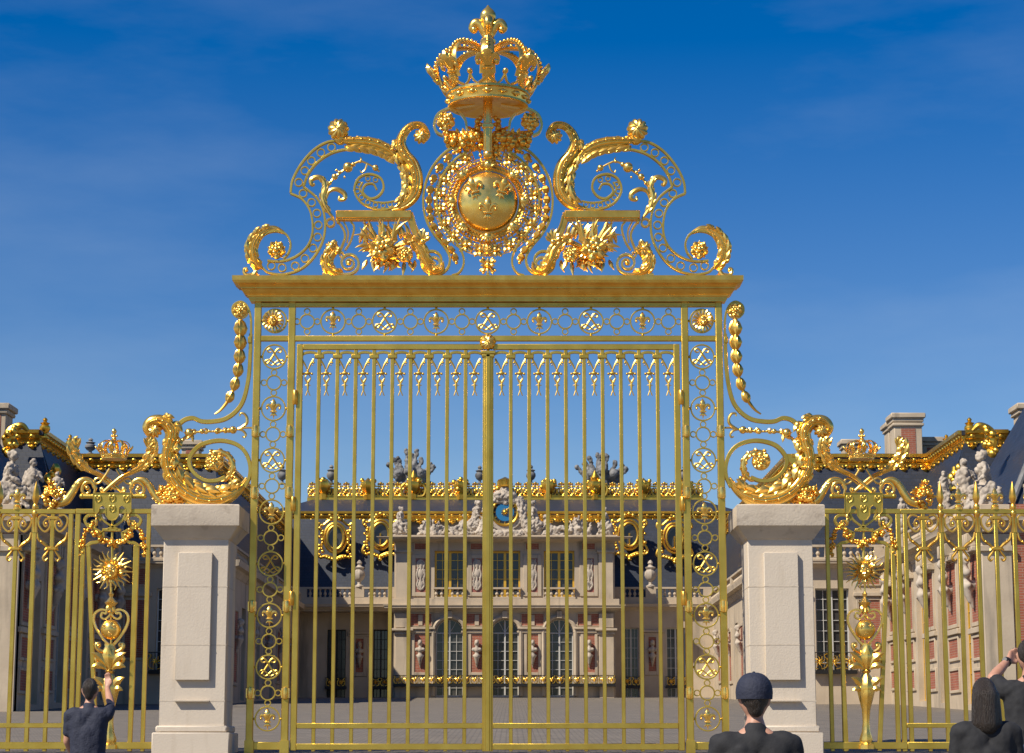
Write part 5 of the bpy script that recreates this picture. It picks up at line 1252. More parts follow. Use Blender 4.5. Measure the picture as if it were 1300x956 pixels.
b, c_ = [((cx, DPV, Zp(626)), .42, (1, .9, 1.2))], [((cx-.9, DPV, Zp(636)), (cx+.9, DPV, Zp(636)), .3, .3), ((cx-.5, DPV, Zp(630)), (cx+.5, DPV, Zp(630)), .4, .4), ((cx-1.0, DPV-.1, Zp(642)), (cx-1.75, DPV-.1, Zp(676)), .22, .42), ((cx+1.0, DPV-.1, Zp(642)), (cx+1.75, DPV-.1, Zp(676)), .22, .42), ((cx-1.1, DPV-.2, Zp(678)), (cx+1.1, DPV-.2, Zp(678)), .3, .3), ((cx-1.1, DPV, Zp(634)), (cx-1.5, DPV, Zp(648)), .25, .2), ((cx+1.1, DPV, Zp(634)), (cx+1.5, DPV, Zp(648)), .25, .2)]
remesh('clock_cresting', c_, M['statue'], .05, ck, 1, balls=b, rough=(.28, .18))
mb = MB(); mb.lathe([(.3, 0), (.42, .1), (.45, .3), (.5, .5), (.2, .62), (.05, .7)], (cx, DPV-.1, Zp(618)), (0, 0, 1), 14, .1, 8); mb.build('clock_crown', M['farleaf'], ck)
# statues on the parapet
zst = Zp(680)
stat = [(508, seated, 2.15, 1, 'crouching stone statue at the left end of the parapet'), (546, None, 1.35, 0, 'low stone trophy of arms on the parapet left of the clock'), (579, reclining, 1.5, 1, 'reclining stone figure on the parapet left of the clock'), (606, seated, 2.6, 1, 'seated stone figure close to the left side of the clock'),
        (676, seated, 2.6, -1, 'seated stone figure close to the right side of the clock'), (703, reclining, 1.5, -1, 'reclining stone figure on the parapet right of the clock'), (735, None, 1.5, 0, 'low stone trophy of arms on the parapet right of the clock'), (768, seated, 2.1, -1, 'crouching stone statue at the right end of the parapet')]
for i, (u, fn, h, f, lb) in enumerate(stat):
    x = Xp(u); y = DPV - .1 + .4
    c_, b = trophy(x, y, zst, 1.9, h, 90+i) if fn is None else fn(x, y, zst, h, f, i)
    if fn is not None: c_.append(((x-.4, y, zst+.05), (x+.4, y, zst+.05), .22, .22))
    tag(remesh('trophy' if fn is None else 'statue', c_, M['statue'], .05, None, 1, balls=b, rough=(.28, .16)), lb, 'statue', 'sculptures along the parapet')
# flanking walls, dark roof slopes, gilded gutter, crest
tw = front(DW); Xw = lambda u: XF(u, DW); Zw = lambda v: ZF(v, DW)
CT = 15.3 + .0
cl, cr = AX - 15.35, AX + 15.35
for s in (-1, 1):
    a, b = (cl, xa) if s < 0 else (xb, cr)
    mir = lambda u: 1282 - u if s < 0 else u
    ops = []
    for (u0, u1) in ((791, 810), (845, 869)):
        p, q = sorted((Xw(mir(u0)), Xw(mir(u1)))); ops.append((p, q, 5.12, Zw(797)))
    tback = tw; 
    if s < 0: tw = front(DW + 2.3)         # left flank set back under an added overhang to put it in shade
    wall(pc, tw, a, b, 5.0, Zw(768), ops, M['stone'], .5)
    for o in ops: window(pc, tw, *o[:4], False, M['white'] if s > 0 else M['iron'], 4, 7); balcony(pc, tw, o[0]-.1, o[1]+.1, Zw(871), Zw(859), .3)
    p, q = sorted((Xw(mir(822.5)), Xw(mir(832)))); pp = panel(pc, tw, p, q, Zw(852), Zw(809), M['brick'], .3); bust(pc, tw((p+q)/2, .05, Zw(820)), (0, -1, 0))
    mb = MB(tw); mb.bbox(p-.6, q+.6, -.02, .25, Zw(803), Zw(800), .02); mb.bbox(p-.6, q+.6, -.02, .14, Zw(806), Zw(803.5), .02); mb.build('pier_capital', M['stone'], pc)
    tw = tback
    if s < 0: mb = MB(tw); mb.box(a, b, -2.4, -.2, Zw(776), Zw(768)); mb.build('shade_overhang', M['stone'], pc)  # added slab over the recess, shades the left flank wall
    cornice(pc, tw, a, b, Zw(776), Zw(767), .7, M['stone'], 0, 0)
    pst = [Xw(mir(826)), a+.3, b-.3]
    mb = MB(tw); mb.box(a, b, -.6, .3, Zw(767)+.02, Zw(761)); mb.build('string_course', M['stone'], pc)
    balustrade(pc, tw, a, b, Zw(761), Zw(745.5), pst, .05)
    vb = Vector(tw(Xw(mir(826)), .05, Zw(745.5))); mb = MB(); mb.lathe(vase_prof(Zw(711)-Zw(745.5)), tuple(vb), (0, 0, 1), 14, .08, 8); mb.build('stone_vase', M['statue'], pc)
    # slate slope with two bull's eye dormers
    y0, y1 = DW + 1.6, DW + 3.6; zb, zg = Zw(765), ZF(659, y1)
    ea, eb = (a-4, b+.5) if s < 0 else (a-.5, b+4)
    poly(pc, [(ea, y0, zb), (eb, y0, zb), (eb, y1, zg), (ea, y1, zg)], 'roof_slope', M['slate'])
    td = front(y0 + .4)
    for (u, v) in ((799.6, 679), (857, 683)):
        uu = mir(u); q = XF(uu, y0+.4); z = ZF(v, y0+.4); mb = MB(td); N = 28
        mb.tube([(q + .62*cos(2*pi*i/N), .3, z + .88*sin(2*pi*i/N)) for i in range(N)], .10, 8, up=(0, 1, 0), closed=True)
        mb.tube([(q + .85*cos(2*pi*i/N), .12, z + 1.12*sin(2*pi*i/N)) for i in range(N)], .10, 8, up=(0, 1, 0), closed=True)
        mb.lathe([(.9, -1.2), (.9, .16)], (q, 0, z), (0, 1, 0), 28) if False else None
        for sd_ in (-1, 1):
            mb.tube([(q+sd_*x, .12, z+h) for x, h in spline([(.0, 1.45), (.5, 1.3), (.95, .95), (1.25, 1.1), (1.3, .8), (1.0, .4), (1.0, -.5), (1.25, -.9), (1.35, -1.3), (1.05, -1.45), (.6, -1.35), (0, -1.6)], 4)], .10, 7, up=(0, 1, 0))
            for j in range(12): mb.ball((q+sd_*(1.04+.14*sin(j*2)), .15, z+.95-j*.22), .115 + .03*(j % 2), 1, 1, 1, 8, 6)
        for j in range(9): mb.ball((q+(j-4)*.2, .18, z-1.42-.26*(1-abs(j-4)/4)), .13, 1, 1, 1.2, 8, 6)
        mb.ball((q, .2, z-1.85), .16); fr_ = [(q+(j-1)*.3, .2, z+1.45+.12*(j == 1)) for j in range(3)]
        for p_ in fr_: mb.ball(p_, .17)
        mb.tube([(q, .2, z-.75), (q, .2, z+.1)], .07, 6)
        dm = mb.build('dormer', M['farleaf'], pc)
        mb = MB(td); P = [(q + .72*cos(2*pi*i/N), .1, z + 1.0*sin(2*pi*i/N)) for i in range(N)]; mb.add(P + [(x_, -1.5, z_) for x_, _, z_ in P], [tuple(range(N))] + [(i, (i+1) % N, N+(i+1) % N, N+i) for i in range(N)]); mb.build('pane', M['glass'], dm)
yg = DW + 3.8
tg = front(yg)
gutter(pc, tg, AX-18, AX+18, ZF(659, yg), ZF(649.5, yg), 0)
poly(pc, [(AX-18, yg-.3, ZF(650, yg)), (AX+18, yg-.3, ZF(650, yg)), (AX+15, yg+5, ZF(633.5, yg+5)), (AX-15, yg+5, ZF(633.5, yg+5))], 'roof_slope', M['slate'])
yc = yg + 5; tcx = front(yc); mb = MB(tcx); x0, x1 = AX-15.6, AX+15.6
zb, zt = ZF(635, yc), ZF(613.5, yc); hh = zt-zb
mb.box(x0, x1, -.25, .3, zb-.1, zb+.14*hh); mb.box(x0, x1, -.08, .16, zb+.2*hh, zb+.26*hh); mb.box(x0, x1, -.06, .06, zt-.22*hh, zt-.15*hh)
rail_ = mb.build('roof_crest', M['farleaf'], pc)
mb = MB(tcx); mb.box(x0, x1, -.05, .05, zb+.1, zb+.16); mb.box(x0, x1, -.04, .04, zt-.2*hh, zt-.14*hh); n = 46
for i in range(n):
    s = x0 + (i+.5)*(x1-x0)/n; w = (x1-x0)/n; z = zb+.24*hh
    mb.tube([(s, 0, zb+.1), (s, 0, zt-.1*hh)], .05, 6)
    for sd_ in (-1, 1):
        mb.tube([(s+sd_*a*w, .03, z+c*hh) for a, c in spline([(.02, 0), (.2, .05), (.44, .2), (.40, .42), (.2, .42), (.16, .26), (.28, .22)], 4)], .06, 6, up=(0, 1, 0))
        mb.ball((s+sd_*.3*w, .05, z+.1*hh), .1, 1, .8, 1, 7, 5); mb.ball((s+sd_*.22*w, .05, z+.55*hh), .09, 1, .8, 1, 7, 5)
        mb.ball((s+sd_*.25*w, 0, zt-.05*hh), .1, 1, 1, 1, 7, 5)
    mb.ball((s, .06, z+.3*hh), .14, 1, .8, 1.2, 8, 6); mb.ball((s, .02, zt-.02*hh), .12, 1, 1, 1.2, 7, 5)
mb.build('crest_scrollwork', M['farleaf'], rail_)
mb = MB(tcx); mb.box(x0, x1, -.6, -.5, zb, zt-.25*hh); mb.build('lead_ridge', M['lead'], rail_)
for i, u in enumerate((409, 466, 524, 584, 640, 696, 756, 818, 872)):
    q = XF(u, yc); big = i % 2 == 0; g = random.Random(i); mb = MB(tcx)
    mb.lathe([(.25, 0), (.3, .3*hh), (.18, .4*hh), (.45, .6*hh), (.55, .85*hh), (.5, 1.05*hh), (.2, 1.15*hh), (.02, 1.3*hh)], (q, .25, zb), (0, 0, 1), 12, .1, 6)
    for j in range(12): a = g.uniform(0, 2*pi); mb.ball((q+.5*cos(a), .25+.3*sin(a), zb + g.uniform(.6, 1.2)*hh), g.uniform(.14, .24), 1, 1, 1, 8, 6)
    if i in (2, 6):
        mb.lathe([(.3, 1.1*hh), (.4, 1.3*hh), (.15, 1.6*hh), (.02, 1.75*hh)], (q, .2, zb), (0, 0, 1), 10)
        for sd_ in (-1, 1): mb.tube([(q+sd_*x, .3, zb+h*hh) for x, h in spline([(.2, .2), (.8, .25), (.95, .7), (.6, .95), (.3, .8)], 4)], .12, 7)
    mb.build('crest_ornament', M['farleaf'], rail_)
mb = MB(); mb.box(cl, cr, yg+.5, yg+14, 5, ZF(648, yg)); mb.box(AX-15, AX+15, yc+.1, yc+9, 15, zb+.2); mb.build('roof_core', M['lead'], pc)
# lead trophies on the ridge against the sky
for i, (u, w, v0, lb) in enumerate(((520, 58, 570, 'grey lead trophy on the roof ridge, left of the gate centre post'), (766, 60, 571, 'grey lead trophy on the roof ridge, right of the gate centre post'))):
    y = yc + 3; q = XF(u, y); z0 = ZF(616, y); h = ZF(v0, y) - z0; mw = w/2700*y; g = random.Random(20+i); cs = []; bl = []
    for j in range(9):
        a = -1 + 2*j/8 + g.uniform(-.08, .08); L = h*(1.0 - .45*abs(a))*g.uniform(.8, 1.05)
        top = (q + a*mw*.52, y, z0 + L); cs.append(((q + a*mw*.2, y, z0), top, .16, .12))
        cs.append((top, (top[0] - a*.2 + .15, y - .1, top[2] - .35), .22, .1)); cs.append(((q+a*mw*.3, y-.1, z0+L*.35), (q+a*mw*.42, y-.1, z0+L*.7), .28, .2))
    cs.append(((q, y, z0), (q, y, z0+h*.55), .55, .3)); cs.append(((q-mw*.4, y, z0+.1), (q+mw*.4, y, z0+.1), .25, .25)); bl.append(((q, y-.3, z0+h*.4), .45)); bl.append(((q-.9, y-.3, z0+h*.3), .35)); bl.append(((q+.9, y-.3, z0+h*.32), .38))
    tag(remesh('roof_trophy', cs, M['lead'], .06, None, 1, balls=bl, rough=(.35, .13)), lb, 'sculpture', 'lead trophies on the roof')
for i, (u, v0, v1, lb) in enumerate(((358, 590, 612, 'beside the left jamb of the gate'), (420.5, 590, 612, 'left of the left roof trophy'), (609, 591, 612, 'behind the centre post of the gate'), (674, 590, 612, 'right of the centre post of the gate'), (869, 590, 612, 'beside the right jamb of the gate'))):
    y = yc + 3; b = W(u, v1+3, y); h = W(u, v0, y).z - b.z; mb = MB(); mb.lathe([(r*1.2, t) for r, t in vase_prof(h)], tuple(b), (0, 0, 1), 12); tag(mb.build('roof_urn', M['lead']), 'small dark urn on the roof ridge ' + lb, 'urn', 'dark urns on the roof ridge')

# ---------------------------------------------------------------- wings
for s in (-1, 1):
    nm = 'left' if s < 0 else 'right'
    X_ = lambda x: AX + s*x                      # x measured outward from the axis
    wg = thing('palace_wing', (X_(24), 112, GZ(112)), ('shaded' if s < 0 else 'sunlit') + ' palace wing with gilded gutter and slate roof behind the ' + nm + ' railing', 'palace wing', 'wings of the palace')
    DF, DN = 120.0, 96.0; xi, xo = 15.35, 21.7
    zcor = ZF(727, DF); zbt = ZF(692, DF); zbb = ZF(711, DF); zg0 = GZ(DF)
    tfF = front(DF); a, b = sorted((X_(xi), X_(xo)))
    # facing wall of the court block
    mid = (a+b)/2; wn = [(mid-.95, mid+.95, ZF(850, DF)-.2, ZF(747, DF))]
    wall(wg, tfF, a, b, zg0-.3, zbb, wn, M['stone'], .5)
    window(wg, tfF, *wn[0], False, M['white'], 4, 8); balcony(wg, tfF, wn[0][0]-.3, wn[0][1]+.3, ZF(852, DF), ZF(828, DF), .35)
    for (p, q) in ((a+.5, mid-1.5), (mid+1.5, b-.5)):
        panel(wg, tfF, p, q, ZF(835, DF), ZF(762, DF), M['brick'], .14); panel(wg, tfF, p, q, ZF(742, DF), ZF(722, DF), M['brick'], .08)
        mb = MB(tfF); mb.bbox(p-.3, q+.3, -.02, .2, ZF(757, DF), ZF(752, DF), .02); mb.build('impost', M['stone'], wg)
    cornice(wg, tfF, a, b, ZF(722, DF), ZF(712, DF), .6, M['stone'], 0, 0); balustrade(wg, tfF, a, b, zbb, zbt, [a+.4, mid, b-.4], .05)
    # court side wall, receding from D=120 to the central block
    tfc = side(X_(xi), -s); bays = [(125.5, 127.3), (133.0, 134.8), (140.5, 142.3), (148.0, 149.8)]
    ops = [(p, q, GZ(p)+.15, zcor - 1.6) for p, q in bays]
    wall(wg, tfc, DF, DW + 3.2, 2, zbb, ops, M['stone'], .45)
    for o in ops: window(wg, tfc, *o, False, M['white'], 4, 7)
    for y in (122.6, 130.1, 137.6, 145.1, 152.8):
        p = panel(wg, tfc, y-.8, y+.8, GZ(y)+1.2, zcor-2.0, M['brick'], .2); bust(wg, tfc(y, .05, GZ(y)+4.4), (-s, 0, 0))
    cornice(wg, tfc, DF-.6, DW, zcor-.1, zbb-.02, .6, M['stone'], 0, 0)
    balustrade(wg, tfc, DF, DW, zbb, zbt, [DF+.3, 127, 134.5, 142, 150, DW-.3], .05)
    # roof of the court block
    y1 = 123.0; zgb, zgt = ZF(590.5, y1), ZF(577, y1); xg = xi+1.45; xG = 24.9
    p0, p1 = X_(xi+1.2), X_(xG+.4); 
    poly(wg, [(X_(xi+.4), DF+1.4, zbb), (X_(xG+2), DF+1.4, zbb), (X_(xG+1), y1, zgb), (X_(xg), y1, zgb)], 'roof_slope', M['slate'])
    poly(wg, [(X_(xi+.4), DF+1.4, zbb), (X_(xi+.4), DW+3, zbb), (X_(xg), DW+3, zgb), (X_(xg), y1, zgb)], 'roof_slope', M['slate'])
    q0, q1 = sorted((X_(xg), X_(xG))); gutter(wg, front(y1), q0, q1, zgb, zgt, 0, 3, 0, 0)
    gutter(wg, side(X_(xg), -s), y1-.3, DW+4, zgb, zgt, 0, 4)
    poly(wg, [(X_(xg-.3), y1-.3, zgt-.05), (X_(xG+6), y1-.3, zgt-.05), (X_(xG+6), y1+9, zgt+1.3), (X_(xg+4), y1+9, zgt+1.3)], 'roof_slope', M['slate'])
    poly(wg, [(X_(xg-.3), y1-.3, zgt-.05), (X_(xg+4), y1+9, zgt+1.3), (X_(xg+4), DW+3, zgt+1.3), (X_(xg-.3), DW+3, zgt-.05)], 'roof_slope', M['slate'])
    # wing wall receding from the pavilion to the court block
    tfr = side(X_(xo), -s); bays = [(98.8, 100.6), (104.4, 106.2), (110.0, 111.8), (115.6, 117.4)]
    ops = [(p, q, GZ(p)+.3, zcor-2.0) for p, q in bays]
    wall(wg, tfr, DN, DF, 0.8, zbb, ops, M['stone'], .45)
    for o in ops: window(wg, tfr, *o, False, M['white'] if s < 0 else M['yellow'], 4, 8)
    for y in (97.4, 102.5, 108.1, 113.7, 118.8):
        w = 1.1 if y not in (97.4, 118.8) else .75
        panel(wg, tfr, y-w, y+w, GZ(y)+4.0, zcor-1.0, M['brick'], .18); panel(wg, tfr, y-w, y+w, GZ(y)+2.4, GZ(y)+3.3, M['brick'], .14); panel(wg, tfr, y-w, y+w, GZ(y)+.9, GZ(y)+1.8, M['brick'], .14)
        bust(wg, tfr(y, .08, GZ(y)+6.6), (-s, 0, 0)).scale = (1.3, 1.3, 1.3)
        mb = MB(tfr); mb.bbox(y-w-.3, y+w+.3, -.02, .35, zcor-.95+.02, zcor-.72, .03)
        for j in range(4): yy = y - w + (j+.5)*w/2; mb.bbox(yy-.12, yy+.12, -.02, .5, zcor-.7, zcor-.1, .03)
        mb.bbox(y-w-.2, y+w+.2, -.02, .3, zcor-.72, zcor-.6, .02); mb.build('console_frieze', M['stone'], wg)
        mb = MB(tfr); mb.bbox(y-w-.5, y+w+.5, -.02, .18, GZ(y)+3.5, GZ(y)+3.75, .02); mb.build('string_course', M['stone'], wg)
        bs = seated(*tfr(y, .1, zbt-.05), 1.5, s, int(y)) if False else standing(*tfr(y, .2, zbt), 1.9, int(y))
        if y in (102.5, 113.7, 118.8):
            tag(remesh('statue', bs[0], M['statue'], .045, None, 1, balls=bs[1], rough=(.25, .13)), 'standing statue on the ' + nm + ' wing balustrade, ' + {102.5: 'nearest the corner pavilion', 113.7: 'midway along', 118.8: 'farthest back beside the court block'}[y], 'statue', 'statues on the wing balustrades')
    cornice(wg, tfr, DN-.8, DF, zcor-.15, zbb-.02, .8, M['stone'], 0, 0)
    balustrade(wg, tfr, DN+.4, DF, zbb, zbt, [97.4, 102.5, 108.1, 113.7, 118.8], .1)
    # wing roof behind the balustrade with its stepped gilded gutter
    y2 = 113.4; zq0, zq1 = zgb, zgt
    poly(wg, [(X_(xo+1.4), y2+1.6, zbb), (X_(xo+1.4), y1+3, zbb), (X_(xG), y1+1, zgb), (X_(xG), y2, zgb)], 'roof_slope', M['slate'])
    gutter(wg, side(X_(xG), -s), y2, y1, zgb, zgt, 0, 6)
    r0, r1 = sorted((X_(xG), X_(27.2))); gutter(wg, front(y2), r0, r1, zgb, zgt, 0, 7)
    poly(wg, [(X_(xo+1.4), y2-1.2, zbb), (X_(27.5), y2-1.2, zbb), (X_(27.5), y2, zgb), (X_(xG), y2, zgb)], 'roof_slope', M['slate'])
    poly(wg, [(X_(xG-.2), y2-.2, zgt-.04), (X_(40), y2-.2, zgt-.04), (X_(40), y2+12, zgt+.8), (X_(xG+3), y2+12, zgt+.8)], 'roof_slope', M['slate'])
    mirr = lambda u: u if s > 0 else 1282 - u
    gold_vase(wg, 1202 if s > 0 else 88.5, 551.5, 573, y1-2); gold_vase(wg, 1231.5 if s > 0 else 56.5, 530, 556, y2)
    # corner pavilion
    tp = front(DN); p0, p1 = sorted((X_(xo), X_(40))); zpc = ZF(640, DN); zpb = ZF(614, DN)
    wb = [sorted((X_(xo+k), X_(xo+k+1.9))) for k in (3.4, 8.6, 13.8)]
    ops = [(q[0], q[1], ZF(860, DN), ZF(775, DN)) for q in wb]
    wall(wg, tp, p0, p1, .6, zpc, ops, M['brick'], .45)
    for o in ops: window(wg, tp, *o, False, M['white'], 4, 7); balcony(wg, tp, o[0]-.4, o[1]+.4, ZF(832, DN), ZF(803, DN), .4); 
    for k in (0, 5.9, 11.1, 16.3):
        q = sorted((X_(xo+k), X_(xo+k+1.35))); mb = MB(tp); mb.bbox(q[0], q[1], -.45, .16, .5, zcor-.2, .02); mb.bbox(q[0]-.1, q[1]+.1, -.02, .3, zcor-1.0, zcor-.75, .02); mb.bbox(q[0], q[1], -.45, .14, zbb, zpc-.02, .02); mb.build('quoin_pier', M['stone'], wg)
    for o in ops:
        mb = MB(tp); e = .22; mb.bbox(o[0]-e, o[0], -.02, .12, o[2], o[3]+e, .02); mb.bbox(o[1], o[1]+e, -.02, .12, o[2], o[3]+e, .02); mb.bbox(o[0]-e-.1, o[1]+e+.1, -.02, .2, o[3]+.0, o[3]+e, .02); mb.build('window_surround', M['stone'], wg)
    cornice(wg, tp, p0, p1, zcor-.15, zbb+.02, .7, M['stone'], 0, 0)
    wall(wg, side(X_(xo), -s), DN, DN+3.2, zbb, zpc, [], M['stone'], .3)
    mb = MB(); qx = sorted((X_(xo+.02), X_(40))); mb.box(qx[0], qx[1], DN+.5, y2-1, zbb-.4, zbb-.05); mb.box(qx[0], qx[1], DN+3.2, DN+3.4, zbb, zpc); mb.build('terrace', M['lead'], wg)
    u0 = 2.1
    q = sorted((X_(xo+u0), X_(40))); balustrade(wg, tp, q[0], q[1], zpc, zpb, [X_(xo+u0+.4), X_(xo+u0+5), X_(xo+u0+10)], -.1)
    A = [(xo+.9, DN+1.2), (40, DN+1.2), (40, DN+15), (xo+.9, DN+15)]; B = [(xo+5.2, DN+4.6), (40, DN+4.6), (40, DN+11), (xo+5.2, DN+11)]
    zt_ = ZF(480, DN+5)
    zA = zpc - .2
    A = [(xo+1.6, DN+1.2), (40, DN+1.2), (40, DN+15), (xo+1.6, DN+15)]
    poly(wg, [(X_(A[0][0]), A[0][1], zA), (X_(A[1][0]), A[1][1], zA), (X_(B[1][0]), B[1][1], zt_), (X_(B[0][0]), B[0][1], zt_)], 'roof_slope', M['slate'])
    poly(wg, [(X_(A[0][0]), A[0][1], zA), (X_(B[0][0]), B[0][1], zt_), (X_(B[3][0]), B[3][1], zt_), (X_(A[3][0]), A[3][1], zA)], 'roof_slope', M['slate'])
    poly(wg, [(X_(A[3][0]), A[3][1], zA), (X_(B[3][0]), B[3][1], zt_), (X_(B[2][0]), B[2][1], zt_), (X_(A[2][0]), A[2][1], zA)], 'roof_slope', M['slate'])
    hp = [Vector((X_(A[0][0]), A[0][1]-.05, zA)), Vector((X_(B[0][0]), B[0][1]-.05, zt_))]
    mb = MB(); mb.tube([tuple(hp[0].lerp(hp[1], t/10)) for t in range(11)], .16, 8); mb.build('hip_roll', M['lead'], wg)
    mb = MB(); t0, t1 = hp[0].lerp(hp[1], .55), hp[1]; mb.tube([tuple(t0.lerp(t1, t/10)) for t in range(11)], .34, 8)
    for k in range(14): v = t0.lerp(t1, k/13); mb.ball((v.x, v.y-.2, v.z), .3, 1, 1, 1, 8, 6)
    mb.build('gilded_hip', M['farleaf'], wg)
    mb = MB(); bq = W(1254 if s > 0 else 16, 562, DN+8); g = random.Random(3); pts = [(bq.x, bq.y, bq.z-.6), (bq.x+.25*s, bq.y, bq.z+.1), (bq.x+.1*s, bq.y, bq.z+.6), (bq.x-.4*s, bq.y, bq.z+.85), (bq.x-.75*s, bq.y, bq.z+.6)]
    mb.tube(spline(pts, 5), [.22, .27, .23, .18, .08], 8)
    for k in range(14): mb.ball((bq.x+g.uniform(-.3, .4)*s, bq.y+g.uniform(-.3, .1), bq.z+g.uniform(-.6, .7)), g.uniform(.14, .24), 1, 1, 1, 8, 6)
    mb.build('gilded_scroll', M['farleaf'], wg)
    for k, (u, v) in enumerate(((1212, 607),)):
        mb = MB(); bq = W(u if s > 0 else 1282-u-3, v, 112); g = random.Random(8+k)
        for j in range(16): mb.ball((bq.x+g.uniform(-.25, .25), bq.y+g.uniform(-.3, .2), bq.z-.5+1.0*j/15), g.uniform(.13, .26), 1, 1, 1.2, 8, 6)
        mb.tube([(bq.x, bq.y, bq.z-.6), (bq.x, bq.y, bq.z+.6)], [.3, .12], 8); mb.build('gilded_finial', M['farleaf'], wg)
    # seated statue on the corner
    ub = 1248 if s > 0 else 14; bq = W(ub, 662, DN+.9)
    c_, bl = seated(bq.x, bq.y, zbb, W(ub, 572, DN+.9).z - zbb, -1 if s > 0 else 1, 5)
    tag(remesh('statue', c_, M['statue'], .05, None, 1, balls=bl, rough=(.32, .17)), 'large seated statue on the corner of the ' + nm + ' palace wing', 'statue', 'seated corner statues')
    ub = 1226 if s > 0 else 40; bq = W(ub, 650, DN+2.5); c_, bl = standing(bq.x, bq.y, zbb, W(ub, 584, DN+2.5).z - zbb, 12)
    tag(remesh('statue', c_, M['statue'], .05, None, 1, balls=bl, rough=(.3, .15)), 'standing stone figure beside the large seated statue on the ' + nm + ' wing', 'statue', 'standing corner figures')
    # chimneys
    def chimney(u0, u1, v0, D, par, dep=1.6, v1=600):
        x0, x1 = W(u0, 560, D).x, W(u1, 560, D).x; zt = W(u0, v0, D).z; zb = W(u0, v1, D).z; h = 1.0; w = x1-x0
        mb = MB(); mb.bbox(x0, x1, D, D+dep, zb, zt-.55, .03)
        mb.bbox(x0-.12, x1+.12, D-.12, D+dep+.12, zt-.95*min(1, w/2), zt-.72*min(1, w/2), .04); mb.bbox(x0-.1, x1+.1, D-.1, D+dep+.1, zt-.55, zt-.32, .03); mb.bbox(x0-.22, x1+.22, D-.22, D+dep+.22, zt-.32, zt, .05)
        ch = mb.build('chimney', M['stone'], par)
        mb = MB(); mb.box(x0+w*.24, x1-w*.24, D-.03, D+.1, zb, zt-1.15*min(1, w/2)); mb.build('brick_panel', M['brick'], ch)
        mb = MB(); mb.box(x0+w*.3, x1-w*.3, D-.03, D+.1, zt-.68*min(1, w/2), zt-.56); mb.build('brick_panel', M['brick'], ch)
    if s > 0:
        chimney(1136, 1171, 524.5, 130, wg); chimney(1128.5, 1137, 536, 132, wg); chimney(1171, 1194, 555, 132, wg); chimney(1071, 1090, 558, 133, wg, 1.2)
        chimney(1297, 1325, 512, 110, wg)
    else:
        chimney(231, 253, 559, 133, wg, 1.2); chimney(-20, 6, 512, 110, wg)
        mb = MB(); b_ = W(114.5, 577, 128); mb.lathe([(r*1.6, t) for r, t in vase_prof(W(114.5, 556, 128).z - b_.z)], tuple(b_), (0, 0, 1), 12); mb.build('roof_vase', M['lead'], wg)
# ================================================================ visitors in front of the gate, seen from behind
def hand(wr, d, spread, k, grip=0.6, roll=0):
    """palm, four bent fingers and a thumb; wr wrist, d direction to the knuckles, spread across the knuckles"""
    d = Vector(d).normalized(); s = Vector(spread); s = (s - d*s.dot(d)).normalized(); n = d.cross(s)
    W0 = Vector(wr); c = []
    kn = [W0 + d*.085*k + s*(j-1.5)*.021*k for j in range(4)]
    for p in kn: c.append((W0 + (p-W0)*.25, p, .018*k, .0125*k))
    for j, p in enumerate(kn):
        L = (.066, .078, .074, .056)[j]*k; a = p
        for q, f in enumerate((.42, .33, .25)):
            an = grip*(.35 + .75*q); b = a + (d*cos(an) + n*sin(an))*L*f; c.append((a, b, .0095*k, .0085*k)); a = b
    t0 = W0 + d*.025*k - s*.03*k; t1 = t0 + (d*.75 - s*.6 + n*.35).normalized()*.04*k; t2 = t1 + (d + n*.6 + s*.15).normalized()*.032*k
    c += [(t0, t1, .015*k, .012*k), (t1, t2, .012*k, .0095*k)]
    return c
